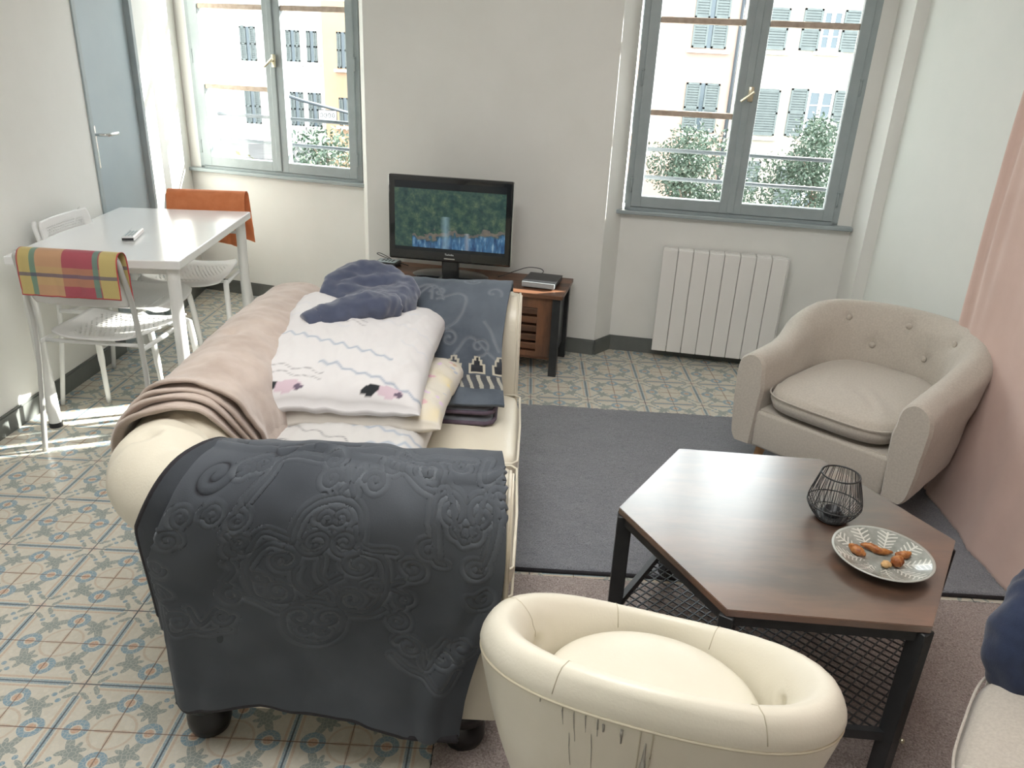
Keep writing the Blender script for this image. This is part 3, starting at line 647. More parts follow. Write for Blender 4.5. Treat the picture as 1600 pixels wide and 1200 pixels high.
for q in [[(665,395),(672,335),(710,300),(778,286),(850,302),(880,350),(878,405)],[(662,640),(670,700),(710,738),(768,748),(830,735),(868,695),(870,635)],[(640,408),(590,410),(553,455),(545,520),(565,590),(630,604)],[(905,410),(960,425),(990,480),(992,545),(958,600),(890,612)],
  [(700,470),(700,520),(740,560),(800,580)],[(770,440),(780,500),(820,530),(850,560)],[(745,570),(790,540),(850,500)],[(690,600),(760,590),(840,600)],
  [(440,380),(520,440),(560,380),(660,390)],[(540,600),(640,640)],[(1110,300),(1130,390),(1160,400)],[(1105,300),(1110,240),(1150,215),(1218,330),(1290,215),(1325,260),(1310,330),(1280,400)],[(660,190),(640,190),(530,190),(510,240),(470,300)],
  [(990,190),(1060,225),(1110,230)],[(1000,400),(900,400),(860,350)],[(245,640),(250,720),(330,710),(380,722),(470,712)],[(1060,740),(1130,770),(1190,780),(1260,800),(1290,730)],[(1000,590),(960,620),(880,630)],[(330,630),(360,690),(420,640)],[(1160,700),(1190,750),(1230,640)],
  [(780,215),(805,250),(830,215)],[(780,270),(805,250),(830,275)],[(470,470),(500,500),(470,540)],[(1040,480),(1010,510),(1040,520)],[(1300,120),(1280,180),(1345,160)],[(960,110),(1010,150),(1120,140),(1240,120)]]: zl(q)
dk=np.full_like(cv.d,1.0); zs(318,232,62,0,1,1.5,dk); zl([(455,140),(490,112),(545,120),(550,150),(510,172),(470,162),(455,140)],dk); zl([(640,118),(700,112),(770,102)],dk,.012); zl([(330,118),(390,128),(440,122)],dk)
d=cv.d
emb=.0012*np.exp(-(d/.0030)**2)-.0042*np.exp(-((d-.0062)/.0022)**2)+.0016*np.exp(-((d-.0115)/.003)**2)
SS,TT=np.meshgrid(cv.gs,cv.gt,indexing='ij'); hang=np.clip((TT-.10)/.5,0,1)
soft=.010*fbm(SS*1.6,TT*.9,11,3)*(.35+hang)+.004*fbm(SS*5,TT*3,12,3)+.016*np.exp(-((SS-.66-.04*np.sin(TT*8))/.022)**2)*hang+.012*np.exp(-((SS-.03)/.02)**2)*hang+.010*np.exp(-((SS-.63)/.03)**2)*np.exp(-((TT-.25)/.12)**2)
wr=.006*np.exp(-((TT+.035-.02*np.sin(SS*7))/.010)**2)*(SS<.45)+.005*np.exp(-((TT+.005+.02*np.sin(SS*9))/.008)**2)*(SS>.25)
Nn=normals(P); 
if Nn[NU//2,int(NV*.38),2]<0: Nn=-Nn
P=P+Nn*(emb+soft+wr-.004*np.exp(-(dk/.008)**2))[...,None]
basec=np.array([.040,.047,.058]); lite=np.array([.17,.19,.21]); dark=np.array([.008,.008,.012])
m1=np.exp(-((d-.0068)/.0034)**2)[...,None]*.9; vv=(.5+.5*fbm(SS*2.2,TT*2.0,21,3))[...,None].clip(0,1)  # plush sheen along the embossed grooves put into the colour as lighter lines
col=basec*(1-.0*vv)+(np.array([.080,.090,.105])-basec)*vv; col=col*(1-m1)+lite*m1; md=np.exp(-(dk/.0065)**4)[...,None]; col=col*(1-md)+dark*md
BL=thing('plush_blanket','dark grey plush blanket with embossed scrolls over the near arm of the cream sofa','blanket',(0,0,0))
P0=P.copy()
gridmesh('blanket_face',P,MPLUSH,BL,col=col,thick=.010)
MTRIM=noisy('black_binding',(.012,.011,.014),(.025,.022,.028),60,.8,.3,200)
bm=nb(); tube(bm,[tuple(P0[i,-1]+np.array([0,-.000,0])) for i in range(0,NU,4)]+[tuple(P0[-1,-1])],.011,8); obj('bottom_binding',bm,MTRIM,BL,smooth=True)
# under layer showing at the left edge
U_=60;V_=160
P2,_=over_arm(YI0,-1,[(a_-.010 if i>4 else a_,b_) for i,(a_,b_) in enumerate(PR)],lambda v:.725-.130*min(1,max(0,(v-.40)/.28)),lambda v:.80,U_,V_,None,lenf=lambda U:np.full_like(U,.80))
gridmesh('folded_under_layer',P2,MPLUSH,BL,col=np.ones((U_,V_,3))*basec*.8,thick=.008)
bm=nb(); tube(bm,[tuple(P2[0,j]) for j in range(50,V_-6,3)],.010,8); obj('side_binding',bm,MTRIM,BL,smooth=True)
# ---- folded patterned blanket over the far arm
NU2,NV2=240,300
PR2=[(.232,.56),(.240,.64),(.225,.71),(.185,.752),(.135,.765),(.075,.757),(.01,.72),(-.035,.655),(-.085,.585),(-.15,.535),(-.22,.510),(-.29,.500),(-.318,.488)]
P,L2=over_arm(YI1,1,PR2,lambda v:.84,lambda v:1.285+.012*math.sin(v*7),NU2,NV2,None,corner=False)
cv=Canvas(.44,L2,NU2,NV2,0)
tt=lambda k:k*L2
for (x,k,r_,a0,dr,tn) in [(.385,.42,.030,PI*.1,-1,.8),(.255,.63,.034,PI,1,1.3),(.36,.66,.04,PI/2,-1,1.1),(.13,.60,.035,0,1,1.2),(.05,.66,.03,PI,1,1.2),(.20,.42,.03,PI,1,1.0),(.09,.42,.03,0,-1,1.0),(.30,.33,.03,0,1,1.2)]:
    cv.stroke(spiral(x,tt(k),r_,a0,dr,tn),.012)
for q in [[(.10,tt(.46)),(.13,tt(.40)),(.17,tt(.37)),(.20,tt(.40)),(.22,tt(.46))],[(.20,tt(.46)),(.27,tt(.43)),(.30,tt(.47)),(.27,tt(.56)),(.20,tt(.60))],[(.13,tt(.45)),(.17,tt(.38)),(.18,tt(.46))],[(.37,tt(.55)),(.40,tt(.60)),(.43,tt(.68))],[(.28,tt(.70)),(.33,tt(.62)),(.42,tt(.72))]]:
    qq,_=cr(q,30); cv.stroke(qq,.012)
SS,TT=np.meshgrid(cv.gs,cv.gt,indexing='ij'); d=cv.d; T=TT/L2
vv=(.5+.5*fbm(SS*2.6,TT*2.6,31,3))[...,None].clip(0,1)
col=np.array([.045,.058,.078])*(1-vv)+np.array([.12,.145,.175])*vv
mm=(np.exp(-((d-.0035)/.003)**2)*.42)[...,None]; col=col*(1-mm)+np.array([.30,.32,.35])*mm
black=np.array([.010,.011,.016]); bei=np.array([.50,.46,.36])
def blend(mask,c):
    global col; mask=np.clip(mask,0,1)[...,None]; col=col*(1-mask)+np.array(c)*mask
tb=tt(.775)
for k in range(6):
    x0=.045+k*.078
    def bottle(g):
        a_=((np.abs(SS-x0)<.020+g)&(np.abs(TT-tb)<.017+g)); b_=((np.abs(SS-x0)<.011+g)&(TT>tb-.036-g)&(TT<tb)); c_=((np.abs(SS-x0)<.004+g)&(TT>tb-.050-g)&(TT<tb)); return (a_|b_|c_).astype(float)
    blend(bottle(.007)*.9,bei); blend(bottle(0),black)
st=((TT>tt(.815))&(TT<tt(.91))).astype(float); blend(st*.8,(.05,.052,.06)); blend(st*(np.sin(SS*2*PI/.030+1.2*np.sin(TT*40)+.8*np.sin(SS*25))>.35)*.85,(.42,.40,.33))
hang=np.clip((TT-.25*L2)/(.6*L2),0,1)
h=.009*fbm(SS*2,TT*1.2,41,3)*(.4+hang)+.003*fbm(SS*7,TT*4,42,3)-.002*np.exp(-(d/.004)**2)
Nn=normals(P); 
if Nn[NU2//2,int(NV2*.3),2]<0: Nn=-Nn
P=P+Nn*h[...,None]
BF=thing('patterned_blanket','folded blue-grey blanket with bottle shapes and stripes over the far arm of the sofa','blanket',(0,0,0))
MPL2=plush('blue_grey_plush',(.16,.19,.23)); gridmesh('blanket_face',P,MPL2,BF,col=col,thick=.012)
MGB=noisy('grey_fleece',(.13,.14,.165),(.20,.21,.235),20,.9,.3,300,sheen=.3); MMAUVE=noisy('mauve_binding',(.085,.06,.085),(.12,.09,.12),40,.85,.2,200)
for k,(z0_,z1_,dy) in enumerate([(.428,.458,0),(.458,.492,.008)]):
    ly=cushion('folded_layer',.90,1.262-.006*k,YI1-.325+dy,YI1-.03,z0_,z1_,MGB,BF,puff=.002,seed=3+k,n=40)
    bm=nb(); zz=(z0_+z1_)/2; tube(bm,[(.92,YI1-.327+dy,zz),(1.235,YI1-.328+dy,zz-.002),(1.256,YI1-.318+dy,zz),(1.264,YI1-.295+dy,zz+.002),(1.264,YI1-.12,zz+.003)],.007,8); obj('layer_binding',bm,MMAUVE,ly,smooth=True)
# ---- beige throw over the backrest
MBEI=noisy('beige_fleece',(.44,.355,.30),(.56,.47,.41),9,.95,.35,330,sheen=.4,st=(.35,.65))
BT=thing('beige_throw','beige fleece throw with folded edge over the back of the cream sofa','blanket',(0,0,0))
def throw_layer(name,prof_pts,yn,yf,nu,nv,seed,amp,parent):
    q,L=cr(prof_pts,nv); V=np.linspace(0,1,nv); U=np.linspace(0,1,nu); P=np.zeros((nu,nv,3)); UU,VV=np.meshgrid(U,V,indexing='ij')
    y0=yn(VV); P[...,1]=y0+(yf(VV)-y0)*UU; P[...,0]=XI-q[None,:,0]; P[...,2]=q[None,:,1]
    Nn=normals(P); 
    if Nn[nu//2,nv//2,2]<0: Nn=-Nn
    yy=P[...,1]; tt_=VV*L
    h=amp*(.011*fbm(yy*1.3,tt_*2.0,seed,3)+.0025*fbm(yy*8,tt_*8,seed+1,3))
    h-=.020*np.exp(-(((yy-.245)/.030)**2+((tt_-L*.46)/.022)**2))*amp
    h+=.012*np.exp(-((UU-.0)/.035)**2)
    P=P+Nn*h[...,None]; return gridmesh(name,P,MBEI,parent,thick=.009)
PT=[(.262,.40),(.272,.50),(.280,.60),(.270,.685),(.225,.742),(.165,.764),(.105,.758),(.045,.720),(.0,.64),(-.022,.56),(-.045,.50),(-.10,.46),(-.16,.452)]
throw_layer('throw_top',PT,lambda v:-.135+.13*np.clip((v-.45)/.5,0,1)**1.2+.02*np.sin(v*7),lambda v:.80-.06*np.clip(v-.45,0,1)-.02*np.sin(v*9),170,200,51,1,BT)
for k in range(3):
    o_=-.006*(k+1); q_=[(a_+(o_ if a_>.05 else -o_*.6),b_-.006*(k+1)*(b_>.6)) for a_,b_ in PT]
    s_=.024*(k+1)
    throw_layer('folded_edge',q_,lambda v,s_=s_,k=k:-.135-s_+.13*np.clip((v-.45)/.5,0,1)**1.2+.02*np.sin(v*7+k*.5)-.035*np.exp(-((v-.25-.08*k)/.15)**2),lambda v:.10+0*v,60,120,60+k,.6,BT)
# ---- pillows
def pillow(name,label,corners,T,colf,mat,seed=0,n=110,pinch=.10,wr=.004,group=None):
    c=np.array(corners,float) # BL,BR,TR,TL
    u=np.linspace(-1,1,n); v=np.linspace(-1,1,n); U,V=np.meshgrid(u,v,indexing='ij')
    pu=U*(1-pinch*.6*(1-U**2)*0)*(1-pinch*(1-np.abs(V))**1*0); 
    Uc=U*(1-pinch*(1-V**2)*np.abs(U)**2*.6); Vc=V*(1-pinch*(1-U**2)*np.abs(V)**2*.6)
    a,b=(Uc+1)/2,(Vc+1)/2
    B=c[0]*((1-a)*(1-b))[...,None]+c[1]*(a*(1-b))[...,None]+c[2]*(a*b)[...,None]+c[3]*((1-a)*b)[...,None]
    nn=np.cross(c[1]-c[0],c[3]-c[0]); nn/=np.linalg.norm(nn); 
    if nn[2]<0: nn=-nn
    hgt=T*(np.clip((1-U**4)*(1-V**4),0,1))**.42
    edge=np.clip(np.maximum(np.abs(U),np.abs(V)),0,1)
    wrk=wr*fbm(U*1.2,V*1.2,seed,4)+wr*.8*np.sin((U*1.0+V*.35)*34+4*fbm(U*.7,V*.7,seed+2,2))*np.clip(1.1-edge,0,1)*(.4+.6*np.clip(fbm(U*.8,V*.8,seed+5,2),0,1))
    top=B+nn*(hgt+wrk*np.clip((1-edge)*8,0,1))[...,None]+np.array([0,0,1])*(.006*fbm(U*2,V*2,seed+9,2))[...,None]*edge[...,None]
    bot=B-nn*(hgt*.75)[...,None]+np.array([0,0,1])*(.006*fbm(U*2,V*2,seed+9,2))[...,None]*edge[...,None]
    P=np.concatenate([top,bot[:,::-1]],axis=1); col=colf(U,V); col=np.concatenate([col,col[:,::-1]],axis=1)
    o=gridmesh(name,P,mat,None,col=col,uv=False,wv=True); return tag(o,label,'pillow',group)
MCOT=attr('printed_cotton',.9,.2,320,.001)
def cmix(c,m,k): m=np.clip(m,0,1)[...,None]; return c*(1-m)+np.array(k)*m
def line(U,V,f,w): return np.exp(-((f)/w)**2)
def zig(x,f): return (2*np.abs(2*((x*f)%1)-1)-1)
def top_col(U,V):
    c=np.ones(U.shape+(3,))*np.array([.66,.645,.645])
    for k,(b,w_,al,kk) in enumerate([(-.62,.018,.75,(.22,.29,.40)),(-.28,.016,.8,(.24,.32,.43)),(.05,.011,.4,(.5,.55,.62)),(.36,.010,.35,(.5,.55,.64)),(.68,.01,.4,(.5,.56,.66))]):
        f=V-(b+.35*0-.30*(U)*.9+.025*zig(U+.05*k,6)); on=(np.sin(U*3+k*2)>-.55); c=cmix(c,line(U,V,f,w_)*al*on,kk)
    for k,b in enumerate([-.80,-.72,.22,.16]):
        f=V-(b-.12*U+.02*np.sin(U*22+k)); c=cmix(c,line(U,V,f,.007)*.55*((U<-.1) if k<2 else (U>-.6)&(U<.1)),(.10,.10,.12))
    for x0 in(-.62,.42):
        du=(U-x0)/.115; dv=(V+.90-.04*(U-x0)*5)/.075; leaf=((np.abs(dv)<(1-np.abs(du-.15)**1.6)*(.3+.75*np.clip((du+1)/2,0,1)))&(np.abs(du)<1)).astype(float)
        pk=((((U-x0-.23)/.17)**2+((V+.885)/.062)**2)<1+.3*np.sin(U*30)*np.sin(V*20)).astype(float); c=cmix(c,pk*.8,(.55,.40,.47)); 
        pk2=((((U-x0-.33)/.05)**2+((V+.90)/.03)**2)<1).astype(float); c=cmix(c,pk2*.9,(.08,.06,.10)); c=cmix(c,leaf,(.015,.018,.022))
    return c
def mid_col(U,V):
    c=np.ones(U.shape+(3,))*np.array([.64,.60,.52])
    r=np.random.RandomState(3)
    for k in range(60):
        x,y=r.uniform(-1,1,2); s=r.uniform(.02,.05); kk=[(.75,.62,.28),(.30,.48,.52),(.62,.30,.42),(.36,.42,.56),(.52,.32,.20),(.66,.50,.70)][k%6]
        c=cmix(c,((((U-x)/s)**2+((V-y)/(s*r.uniform(.5,1.3)))**2)<1+.4*np.sin(U*70+k)).astype(float)*.75,kk)
    c=cmix(c,np.clip(fbm(U*1.2,V*1.2,5,2)-.2,0,1)*.5,(.78,.66,.36)); c=cmix(c,((np.abs(U)>.95)|(np.abs(V)>.95)).astype(float)*.5,(.60,.57,.54)); return c
def low_col(U,V):
    c=np.ones(U.shape+(3,))*np.array([.60,.59,.575])
    for k,b in enumerate([-.95,-.75,-.3,.1,.5]): c=cmix(c,line(U,V,V-(b+.45*U*(1 if k%2 else -1)*.4+.03*zig(U,5)),.022)*.7,(.26,.34,.46))
    for b in(-.85,-.6,.3): c=cmix(c,line(U,V,V-(b-.3*U+.03*np.sin(U*20)),.009)*.7,(.08,.08,.10))
    return c
pillow('pillow','cream pillow with coloured blots under the top pillow, flat edge showing at right',[(.645,.06,.590),(1.13,.11,.572),(1.165,.66,.535),(.70,.70,.56)],.056,mid_col,MCOT,seed=4,group='pillows piled on the sofa seat')
pillow('pillow','white pillow with blue wavy lines at the bottom of the pillow pile',[(.625,-.15,.545),(1.09,-.13,.530),(1.12,.58,.480),(.68,.60,.490)],.060,low_col,MCOT,seed=8,group='pillows piled on the sofa seat')
pillow('pillow','large white pillow with wavy lines and black and pink spots, topmost of the pile',[(.570,.02,.645),(1.075,.10,.615),(1.085,.84,.655),(.60,.72,.745)],.072,top_col,MCOT,seed=14,wr=.005,group='pillows piled on the sofa seat')
# ---- navy sweatshirt
def blob(name,label,cat,parts,mat,vox=.009,dispa=.018,dsize=.07,fine=.006,smooth=6,parent=None):
    bm=nb()
    for p in parts:
        if p[0]=='t': q,_=cr(p[1],24); r_=np.interp(np.linspace(0,1,24),np.linspace(0,1,len(p[2])),p[2]); tube(bm,[tuple(v) for v in q],list(r_),14)
        else:
            t=bmesh.new(); bmesh.ops.create_icosphere(t,subdivisions=3,radius=1); bmesh.ops.scale(t,vec=p[2],verts=t.verts)
            if len(p)>3: bmesh.ops.rotate(t,cent=(0,0,0),matrix=Matrix.Rotation(p[3],3,'Z'),verts=t.verts)
            bmesh.ops.translate(t,vec=p[1],verts=t.verts); add(bm,t)
    o=obj(name,bm,mat,parent,smooth=True)
    m=o.modifiers.new('r','REMESH'); m.mode='VOXEL'; m.voxel_size=vox; m.use_smooth_shade=True
    m=o.modifiers.new('s','SMOOTH'); m.factor=.5; m.iterations=smooth
    for k,(a_,s_) in enumerate(((dispa,dsize),(fine,dsize*.35))):
        tx=bpy.data.textures.new(name+'_crease','CLOUDS'); tx.noise_scale=s_; tx.noise_depth=1
        m=o.modifiers.new('d','DISPLACE'); m.texture=tx; m.strength=a_; m.mid_level=.5; m.texture_coords='LOCAL'
    m=o.modifiers.new('s2','SMOOTH'); m.factor=.4; m.iterations=1
    if label: tag(o,label,cat)
    return o
MNAVY=noisy('navy_jersey',(.050,.062,.105),(.075,.090,.145),10,.92,.3,380,sheen=.45)
hz=.0
sw=thing('sweatshirt','crumpled navy blue sweatshirt lying on top of the pillow pile','sweatshirt',(.109,.042,.066)); sw.scale=(.90,.90,.90)
blob('sweatshirt_body',None,None,[('e',(.80,.74,.775+hz),(.155,.12,.03)),('e',(.70,.74,.785+hz),(.075,.085,.04)),('e',(.78,.82,.80+hz),(.10,.06,.04)),('e',(.86,.68,.78+hz),(.08,.09,.04)),
 ('t',[(.66,.69,.765+hz),(.67,.78,.80+hz),(.76,.86,.825+hz),(.87,.84,.80+hz),(.925,.74,.775+hz),(.90,.65,.76+hz)],[.045,.05,.05,.052,.055,.045]),('t',[(.70,.66,.75+hz),(.69,.72,.80+hz),(.76,.78,.80+hz)],[.02,.022,.03])],MNAVY,parent=sw,dispa=.028,dsize=.055)
blob('sleeve',None,None,[('t',[(.90,.64,.765+hz),(.86,.59,.775+hz),(.79,.56,.775+hz),(.72,.50,.765+hz),(.665,.455,.76+hz)],[.048,.058,.056,.050,.040])],MNAVY,parent=sw,dispa=.024,dsize=.05,smooth=3)
bm=nb(); q,_=cr([(.672,.462,.76+hz),(.655,.447,.757+hz),(.64,.434,.752+hz)],8); tube(bm,[tuple(v) for v in q],[.042,.041,.041,.04,.04,.039,.038,.036],18); obj('cuff',bm,MNAVY,sw,smooth=True)
# ------------------------------------------------------------------ rugs
def rug(name,label,x0,x1,y0,y1,z,th,mat,seed,rim,skew=(0,0)):
    g=thing(name,label,'rug',(x0,y0,z)); w_,h_=x1-x0,y1-y0
    nx,ny=int(w_/.0075),int(h_/.0075); U,V=np.meshgrid(np.linspace(0,1,nx),np.linspace(0,1,ny),indexing='ij')
    r_=np.random.RandomState(seed); Zp=th+r_.uniform(-.0022,.0022,U.shape)+.0025*fbm(U*w_*7,V*h_*7,seed,3)
    X=U*w_; Y=V*h_+skew[0]*U*w_*(1-V)+skew[1]*U*w_*V; ed=np.minimum(np.minimum(U*w_,(1-U)*w_),np.minimum(V*h_,(1-V)*h_)); Zp=np.where(ed<.001,.002,Zp); Zp=np.where((ed>=.001)&(ed<.012),Zp*.85,Zp)
    X=X+r_.uniform(-.002,.002,U.shape)*(ed>.001); Y=Y+r_.uniform(-.002,.002,U.shape)*(ed>.001)
    gridmesh('pile',np.stack([X,Y,Zp],2),mat,g,uv=False)
    bm=nb(); prism(bm,[(0,0),(w_,skew[0]*w_),(w_,h_+skew[1]*w_),(0,h_)],.0,.0035); obj('backing',bm,MBPL,g)
    if rim:
        bm=nb(); tube(bm,[(0,0,.006),(w_*.5,skew[0]*w_*.5,.006),(w_,skew[0]*w_,.006)],.0065,8); obj('bound_edge',bm,MTRIM,g,smooth=True)
    return g
rug('charcoal_rug','charcoal grey shaggy rug under the beige armchair and the coffee table',1.285,3.00,.285,1.575,0,.014,MRUG1,1,True,(-.012,-.028))
rug('brown_rug','mauve brown shaggy rug in the foreground under the coffee table and tub chair',1.175,3.06,-1.75,.262,0,.010,MRUG2,2,False,(-.012,-.012))
# ------------------------------------------------------------------ barrel armchairs (front is -Y)
def armchair(label,loc,rz,scale=1):
    g=thing('armchair',label,'armchair',loc,rz,'beige linen barrel armchairs'); g.scale=(scale,)*3
    R0=.300; n1_=36; n2_=90; pts=[];dr=[]
    for y in np.linspace(-.325,.045,n1_): pts.append((-R0,y)); dr.append((-1,0))
    for a in np.linspace(PI,0,n2_)[1:-1]: pts.append((R0*math.cos(a),.045+R0*.98*math.sin(a))); dr.append((math.cos(a),math.sin(a)))
    for y in np.linspace(.045,-.325,n1_): pts.append((R0,y)); dr.append((1,0))
    pts=np.array(pts);dr=np.array(dr); n=len(pts); arcl=np.r_[0,np.cumsum(np.linalg.norm(np.diff(pts,axis=0),axis=1))]; A=arcl/arcl[-1]
    m=72; P=np.zeros((n,m,3))
    for i in range(n):
        c=abs(A[i]-.5)*2; k=np.clip((.80-c)/.50,0,1); k=k*k*(3-2*k); top=.526+.108*k-.012*max(0,(c-.75)/.25)
        th=.058; base_in=.20; bz=.145
        lean=.05*k
        q,_=cr([(-th*.80,bz+.004),(-th*.98-.004,.36),(-th+lean*.5,top-.09),(-th+.012+lean,top-.025),(-.012+lean,top),(.025+lean,top-.008),(th-.004+lean,top-.045),(th+lean*.6,top-.14),(th*.94,.33),(th*.78,.21),(th*.62,bz+.022),(th*.35,bz+.002)],m)
        P[i,:,0]=pts[i,0]+dr[i,0]*q[:,0]; P[i,:,1]=pts[i,1]+dr[i,1]*q[:,0]; P[i,:,2]=q[:,1]
    # button dimples on the inside of the back
    btn=[]
    for (aa,zz) in [(.36,.585),(.5,.585),(.64,.585),(.43,.475),(.57,.475)]:
        i=int(np.argmin(abs(A-aa))); j=int(np.argmin(abs(P[i,:m//3+6,2]-zz))); c=P[i,j].copy(); btn.append((c,dr[i]))
        dist=np.linalg.norm(P-c,axis=2); P[...,:2]+=(np.exp(-(dist/.028)**2)*.012)[...,None]*dr[:,None,:]
        # pulled crease above each button
        dz=P[...,2]-zz; da=(A[:,None]-aa)*arcl[-1]
        P[...,:2]+=(np.exp(-(da/.008)**2)*np.exp(-((dz-.055)/.05)**2)*(np.arange(m)[None]<m*.42)*.0035)[...,None]*dr[:,None,:]
    wr_=.0018*fbm(A[:,None]*9+0*P[...,2],P[...,2]*7,77,3); P[...,:2]+=wr_[...,None]*dr[:,None,:]
    sh=gridmesh('shell',P,MFAB,g,uv=False)
    # closed arm fronts
    for s in(0,-1):
        bm=nb(); ring=[bm.verts.new(tuple(v)) for v in P[s]]; mid=[]
        c=P[s].mean(axis=0); ins=[bm.verts.new((c[0]+(v[0]-c[0])*.86,v[1]-.016,c[2]+(v[2]-c[2])*.975)) for v in P[s]]
        for i in range(m-1): bm.faces.new((ring[i],ring[i+1],ins[i+1],ins[i]))
        bm.faces.new((ring[-1],ring[0],ins[0],ins[-1])); bm.faces.new(ins); obj('arm_front',bm,MFAB,g,auto=60)
    bm=nb()
    for c,dn in btn: pass
    bm.free()
    for c,dn in btn:
        bm=nb(); t=bmesh.new(); bmesh.ops.create_uvsphere(t,u_segments=14,v_segments=8,radius=.0125); bmesh.ops.scale(t,vec=(1,.6,1),verts=t.verts)
        bmesh.ops.rotate(t,cent=(0,0,0),matrix=Matrix.Rotation(math.atan2(dn[1],dn[0])-PI/2,3,'Z'),verts=t.verts); bmesh.ops.translate(t,vec=(c[0]+dn[0]*.006,c[1]+dn[1]*.006,c[2]),verts=t.verts); add(bm,t)
        obj('button',bm,MFAB,g,smooth=True)
    # apron, cushion
    poly=[(-.255,-.318),(.255,-.318)]+[(.27*math.cos(a),.045+.27*math.sin(a)) for a in np.linspace(0,PI,24)]
    bm=nb(); prism(bm,poly,.145,.30); obj('seat_base',bm,MFAB,g,auto=30)
    bm=nb(); box(bm,-.25,.25,-.334,-.30,.15,.297,.012,3); obj('front_rail',bm,MFAB,g,auto=40)
    nn_=90; mm_=36; T=np.linspace(0,2*PI,nn_,endpoint=False); F_=capF(mm_+14,.30); TT_,FF=np.meshgrid(T,F_,indexing='ij')
    sp=lambda v,e:np.sign(v)*np.abs(v)**e
    cx=sp(np.cos(TT_),.5)*.243; cy=sp(np.sin(TT_),np.where(np.sin(TT_)>0,.85,.30)); cy=np.where(cy>0,cy*.27+.02,cy*.355)
    rr=sp(np.cos(FF),.30); X=cx*rr; Y=cy*rr+.0; Z=.356+sp(np.sin(FF),.55)*.050+np.where(FF>0,.022*(1-rr**2*0)*(1-(X/.25)**2)*(1-np.clip(Y/.33,-1,1)**2),0)
    Z=Z+(FF>.3)*.003*np.sin((X*1.0+Y*.6)*75+3*fbm(X*2,Y*2,8,2))*np.exp(-((Y+.18)/.10)**2)
    cu=gridmesh('seat_cushion',np.stack([X,Y,Z],2),MFAB,g,wu=True,uv=False)
    bm=nb(); ct=[]
    for t_ in np.linspace(PI*1.02,PI*1.98,40): 
        ct.append((float(sp(np.cos(t_),.5))*.246,float(sp(np.sin(t_),.30))*.358,.378))
    tube(bm,ct,.003,6); obj('piping',bm,MFAB,cu,smooth=True)
    for sx in(-1,1):
        for sy in(-1,1):
            x,y=sx*.235,(-.255 if sy<0 else .21); bm=nb(); tube(bm,[(x+sx*.02,y+sy*.02,0),(x,y,.16)],[.012,.021],16); obj('leg',bm,MWOODL,g,auto=40)
    return g
armchair('beige linen barrel armchair with buttoned back in front of the pink curtain',(2.665,1.005,.014),math.radians(-45))
armchair('beige linen armchair cut off at the lower right, navy garment over its arm',(2.49,-.82,.010),math.radians(-128),.95)
# ------------------------------------------------------------------ pink curtain
MPINK=noisy('dusty_pink_cotton',(.62,.445,.385),(.68,.50,.44),5,.9,.15,350,sheen=.3)
U,V=np.meshgrid(np.linspace(0,1,260),np.linspace(0,1,120),indexing='ij')
yy=1.14-U*3.2+.0*V; zz=.005+V*2.55
xx=3.045-.03*(U>.0)-.045*np.clip((1.14-yy)/.6,0,1)*(1-V)**1.5-.05*(1-V)**3
fold=.012*np.cos(2*PI*(1.14-yy)/.085)*np.exp(-((1.14-yy)/.16)**2)+.010*fbm(yy*1.5,zz*.35,91,3)*(1-.4*V)+.004*fbm(yy*5+zz*1.2,zz*.8,92,2)
keep=np.exp(-(((yy-.84)/.30)**2+((zz-.5)/.45)**2)); xx=xx+fold*(1-keep)+.035*keep+.02*(1-V)*np.exp(-((yy-1.1)/.1)**2)
o=gridmesh('curtain',np.stack([xx,yy-.10*np.exp(-((zz)/.35)**2)*np.exp(-((yy-1.1)/.15)**2),zz],2),MPINK,None,thick=.002); tag(o,'dusty pink curtain hanging along the right wall behind the beige armchair','curtain')
# ------------------------------------------------------------------ coffee table
cc_=np.array([2.012,-.085]); Rh=.428
g=thing('coffee_table','hexagonal coffee table with rustic brown top, black metal legs and mesh shelf','coffee table',(cc_[0],cc_[1],0),0)
HX=[(1.607,-.046),(1.824,.305),(2.240,.284),(2.432,-.120),(2.215,-.452),(1.794,-.432)]
HX=[(x-cc_[0],y-cc_[1]) for x,y in HX]; 
HXi=[(x*.955,y*.955) for x,y in HX]
CTZ=.455
bm=nb(); prism(bm,HX,CTZ-.018,CTZ,.0015); obj('tabletop',bm,MTOP,g)
def bar(bm,a,b,z0,z1,w_):
    a=np.array(a);b=np.array(b);d_=(b-a)/np.linalg.norm(b-a);n_=np.array([-d_[1],d_[0]])*w_/2
    prism(bm,[tuple(a-n_),tuple(b-n_),tuple(b+n_),tuple(a+n_)],z0,z1)
for i in range(6):
    bm=nb(); bar(bm,HXi[i],HXi[(i+1)%6],CTZ-.045,CTZ-.0185,.018); obj('top_rail',bm,MBLACK,g)
    bm=nb(); bar(bm,HXi[i],HXi[(i+1)%6],.125,.150,.016); obj('shelf_rail',bm,MBLACK,g)
    x,y=HXi[i]; a=math.atan2(y,x); bm=nb(); box(bm,-.019,.019,-.016,.016,0.001,CTZ-.019,.002,1,Matrix.Translation((x,y,0))@Matrix.Rotation(a,4,'Z')); lg=obj('leg',bm,MBLACK,g)
    bm=nb(); t=bmesh.new(); bmesh.ops.create_uvsphere(t,u_segments=10,v_segments=6,radius=.006); bmesh.ops.translate(t,vec=(x+math.cos(a)*.012-math.sin(a)*(.017),y+math.sin(a)*.012+math.cos(a)*-.017,.14),verts=t.verts); add(bm,t); obj('bolt',bm,MBRASS,lg,smooth=True)
